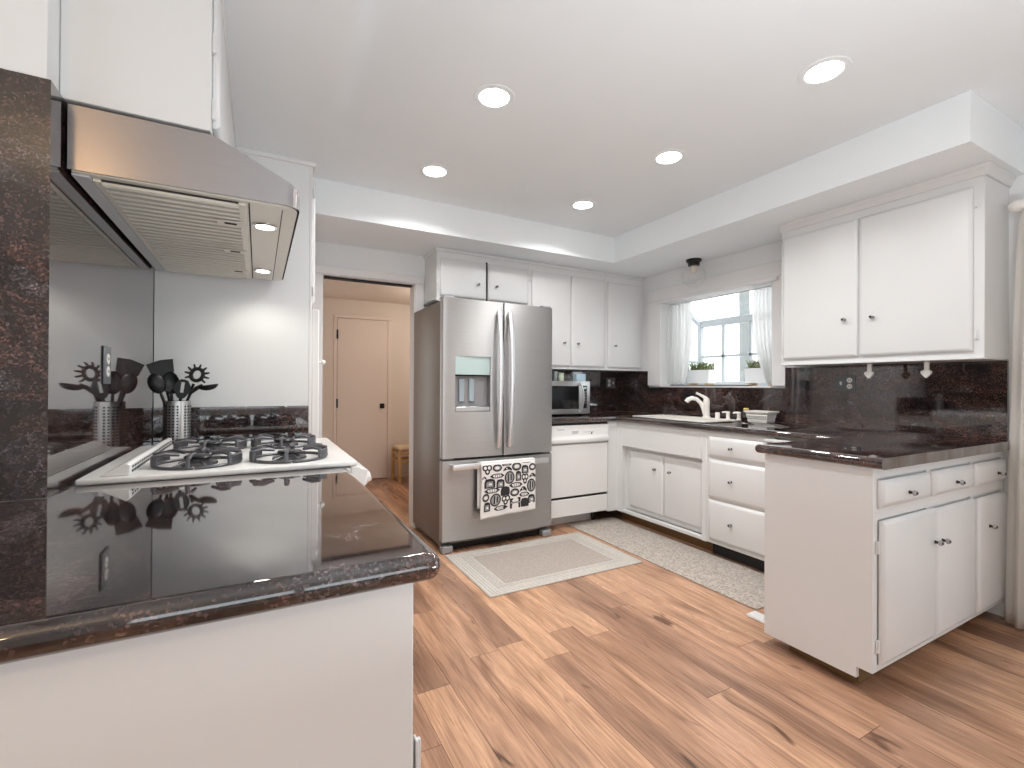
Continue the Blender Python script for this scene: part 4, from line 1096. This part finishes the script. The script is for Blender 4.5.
# ------------------------------------------------------------------ ceiling lights
def can(x, y, label):
    t = thing('ceiling_light', label, 'ceiling light', (x, y, CZ), 'recessed ceiling lights')
    MB().lathe((x, y, CZ-.0003), [(.094, 0), (.092, .003), (.074, .005), (.069, .003)], 40, '-z').build('trim_ring', CEILP, t)
    MB().lathe((x, y, CZ-.0005), [(.068, 0), (.066, .0045), (0, .005)], 36, '-z').build('lens', LIT, t)
    lamp('ceiling_lamp', 'AREA', (x, y, CZ-.02), CAN_W, (1, .985, .965), .13).data.spread = R(147)
for x, y, l in ((2.04, 1.09, 'recessed ceiling light nearest the right wall cabinet'), (.928, 1.90, 'recessed ceiling light nearest the range hood'), (2.04, 1.92, 'recessed ceiling light in the middle, left of peninsula end'), (.935, 2.73, 'recessed ceiling light in front of the hall doorway'), (2.04, 2.72, 'recessed ceiling light in front of the refrigerator and microwave corner')): can(x, y, l)
gx, gy = 3.235, 2.765
t = thing('globe_light', 'clear glass globe light with black base above sink', 'light fixture', (gx, gy, SZ))
MB().lathe((gx, gy, SZ-.0005), [(.062, 0), (.062, .016), (.048, .024), (.046, .052), (.0, .053)], 28, '-z').build('base', BLACK, t)
MB().lathe((gx, gy, SZ-.054), [(.040, 0), (.038, .004), (.0, .004)] if False else [(.026, 0), (.031, .020), (.026, .042), (.014, .056), (0, .060)], 20, '-z').build('bulb', BULB, t)
pr = [(.045, .052)]+[(.098*math.sin(a), .052+.098*(1-math.cos(a))*.98-.011) for a in [R(d_) for d_ in range(30, 181, 10)]]
MB().lathe((gx, gy, SZ), pr, 32, '-z').build('globe', GLOBE, t)

# ------------------------------------------------------------------ drape and rod at the sliding door on the right
t = thing('curtain_rod', 'white curtain rod with round finial beside right wall cabinet', 'curtain rod', (3.27, -.8, 2.07))
MB().tube([(3.27, .80, 2.065), (3.27, -2.5, 2.065)], .014, 12).build('rod', PLASTW, t)
MB().lathe((3.27, .80, 2.065), [(.014, 0), (.020, .012), (.030, .03), (.033, .05), (.027, .07), (.012, .082), (0, .084)], 16, 'y').build('finial', PLASTW, t)
MB().box(3.27, XR-.001, .70, .72, 2.058, 2.072, .002, 1).build('bracket', PLASTW, t)
curtain('drape', 'floor-length beige curtain at right edge beside peninsula', (.825, .28), (.888, .25), 3.245, .015, 2.05, 5, .026, .0, DRAPE, nu=90, nv=30, seed=8, pw=.45)

# sliding glass door out of frame, pendant lamp of the next room
t = thing('door_2', 'sliding glass door beside the kitchen', 'door', (3.43, -.84, 0)); t['kind'] = 'structure'
m = MB()
for y in (-1.53, -.66, .21): m.box(3.40, 3.46, y-.03, y+.03, 0, 2.06)
m.box(3.40, 3.46, -1.56, .24, 2.0, 2.06); m.box(3.40, 3.46, -1.56, .24, 0, .05); m.build('frame', TRIMP, t)
MB().box(3.428, 3.432, -1.5, .18, .05, 2.0).build('pane', PANE, t)
lamp('pendant_lamp_light', 'POINT', (-.9, -.7, 1.95), PEND_W, (1, .62, .30), .11)
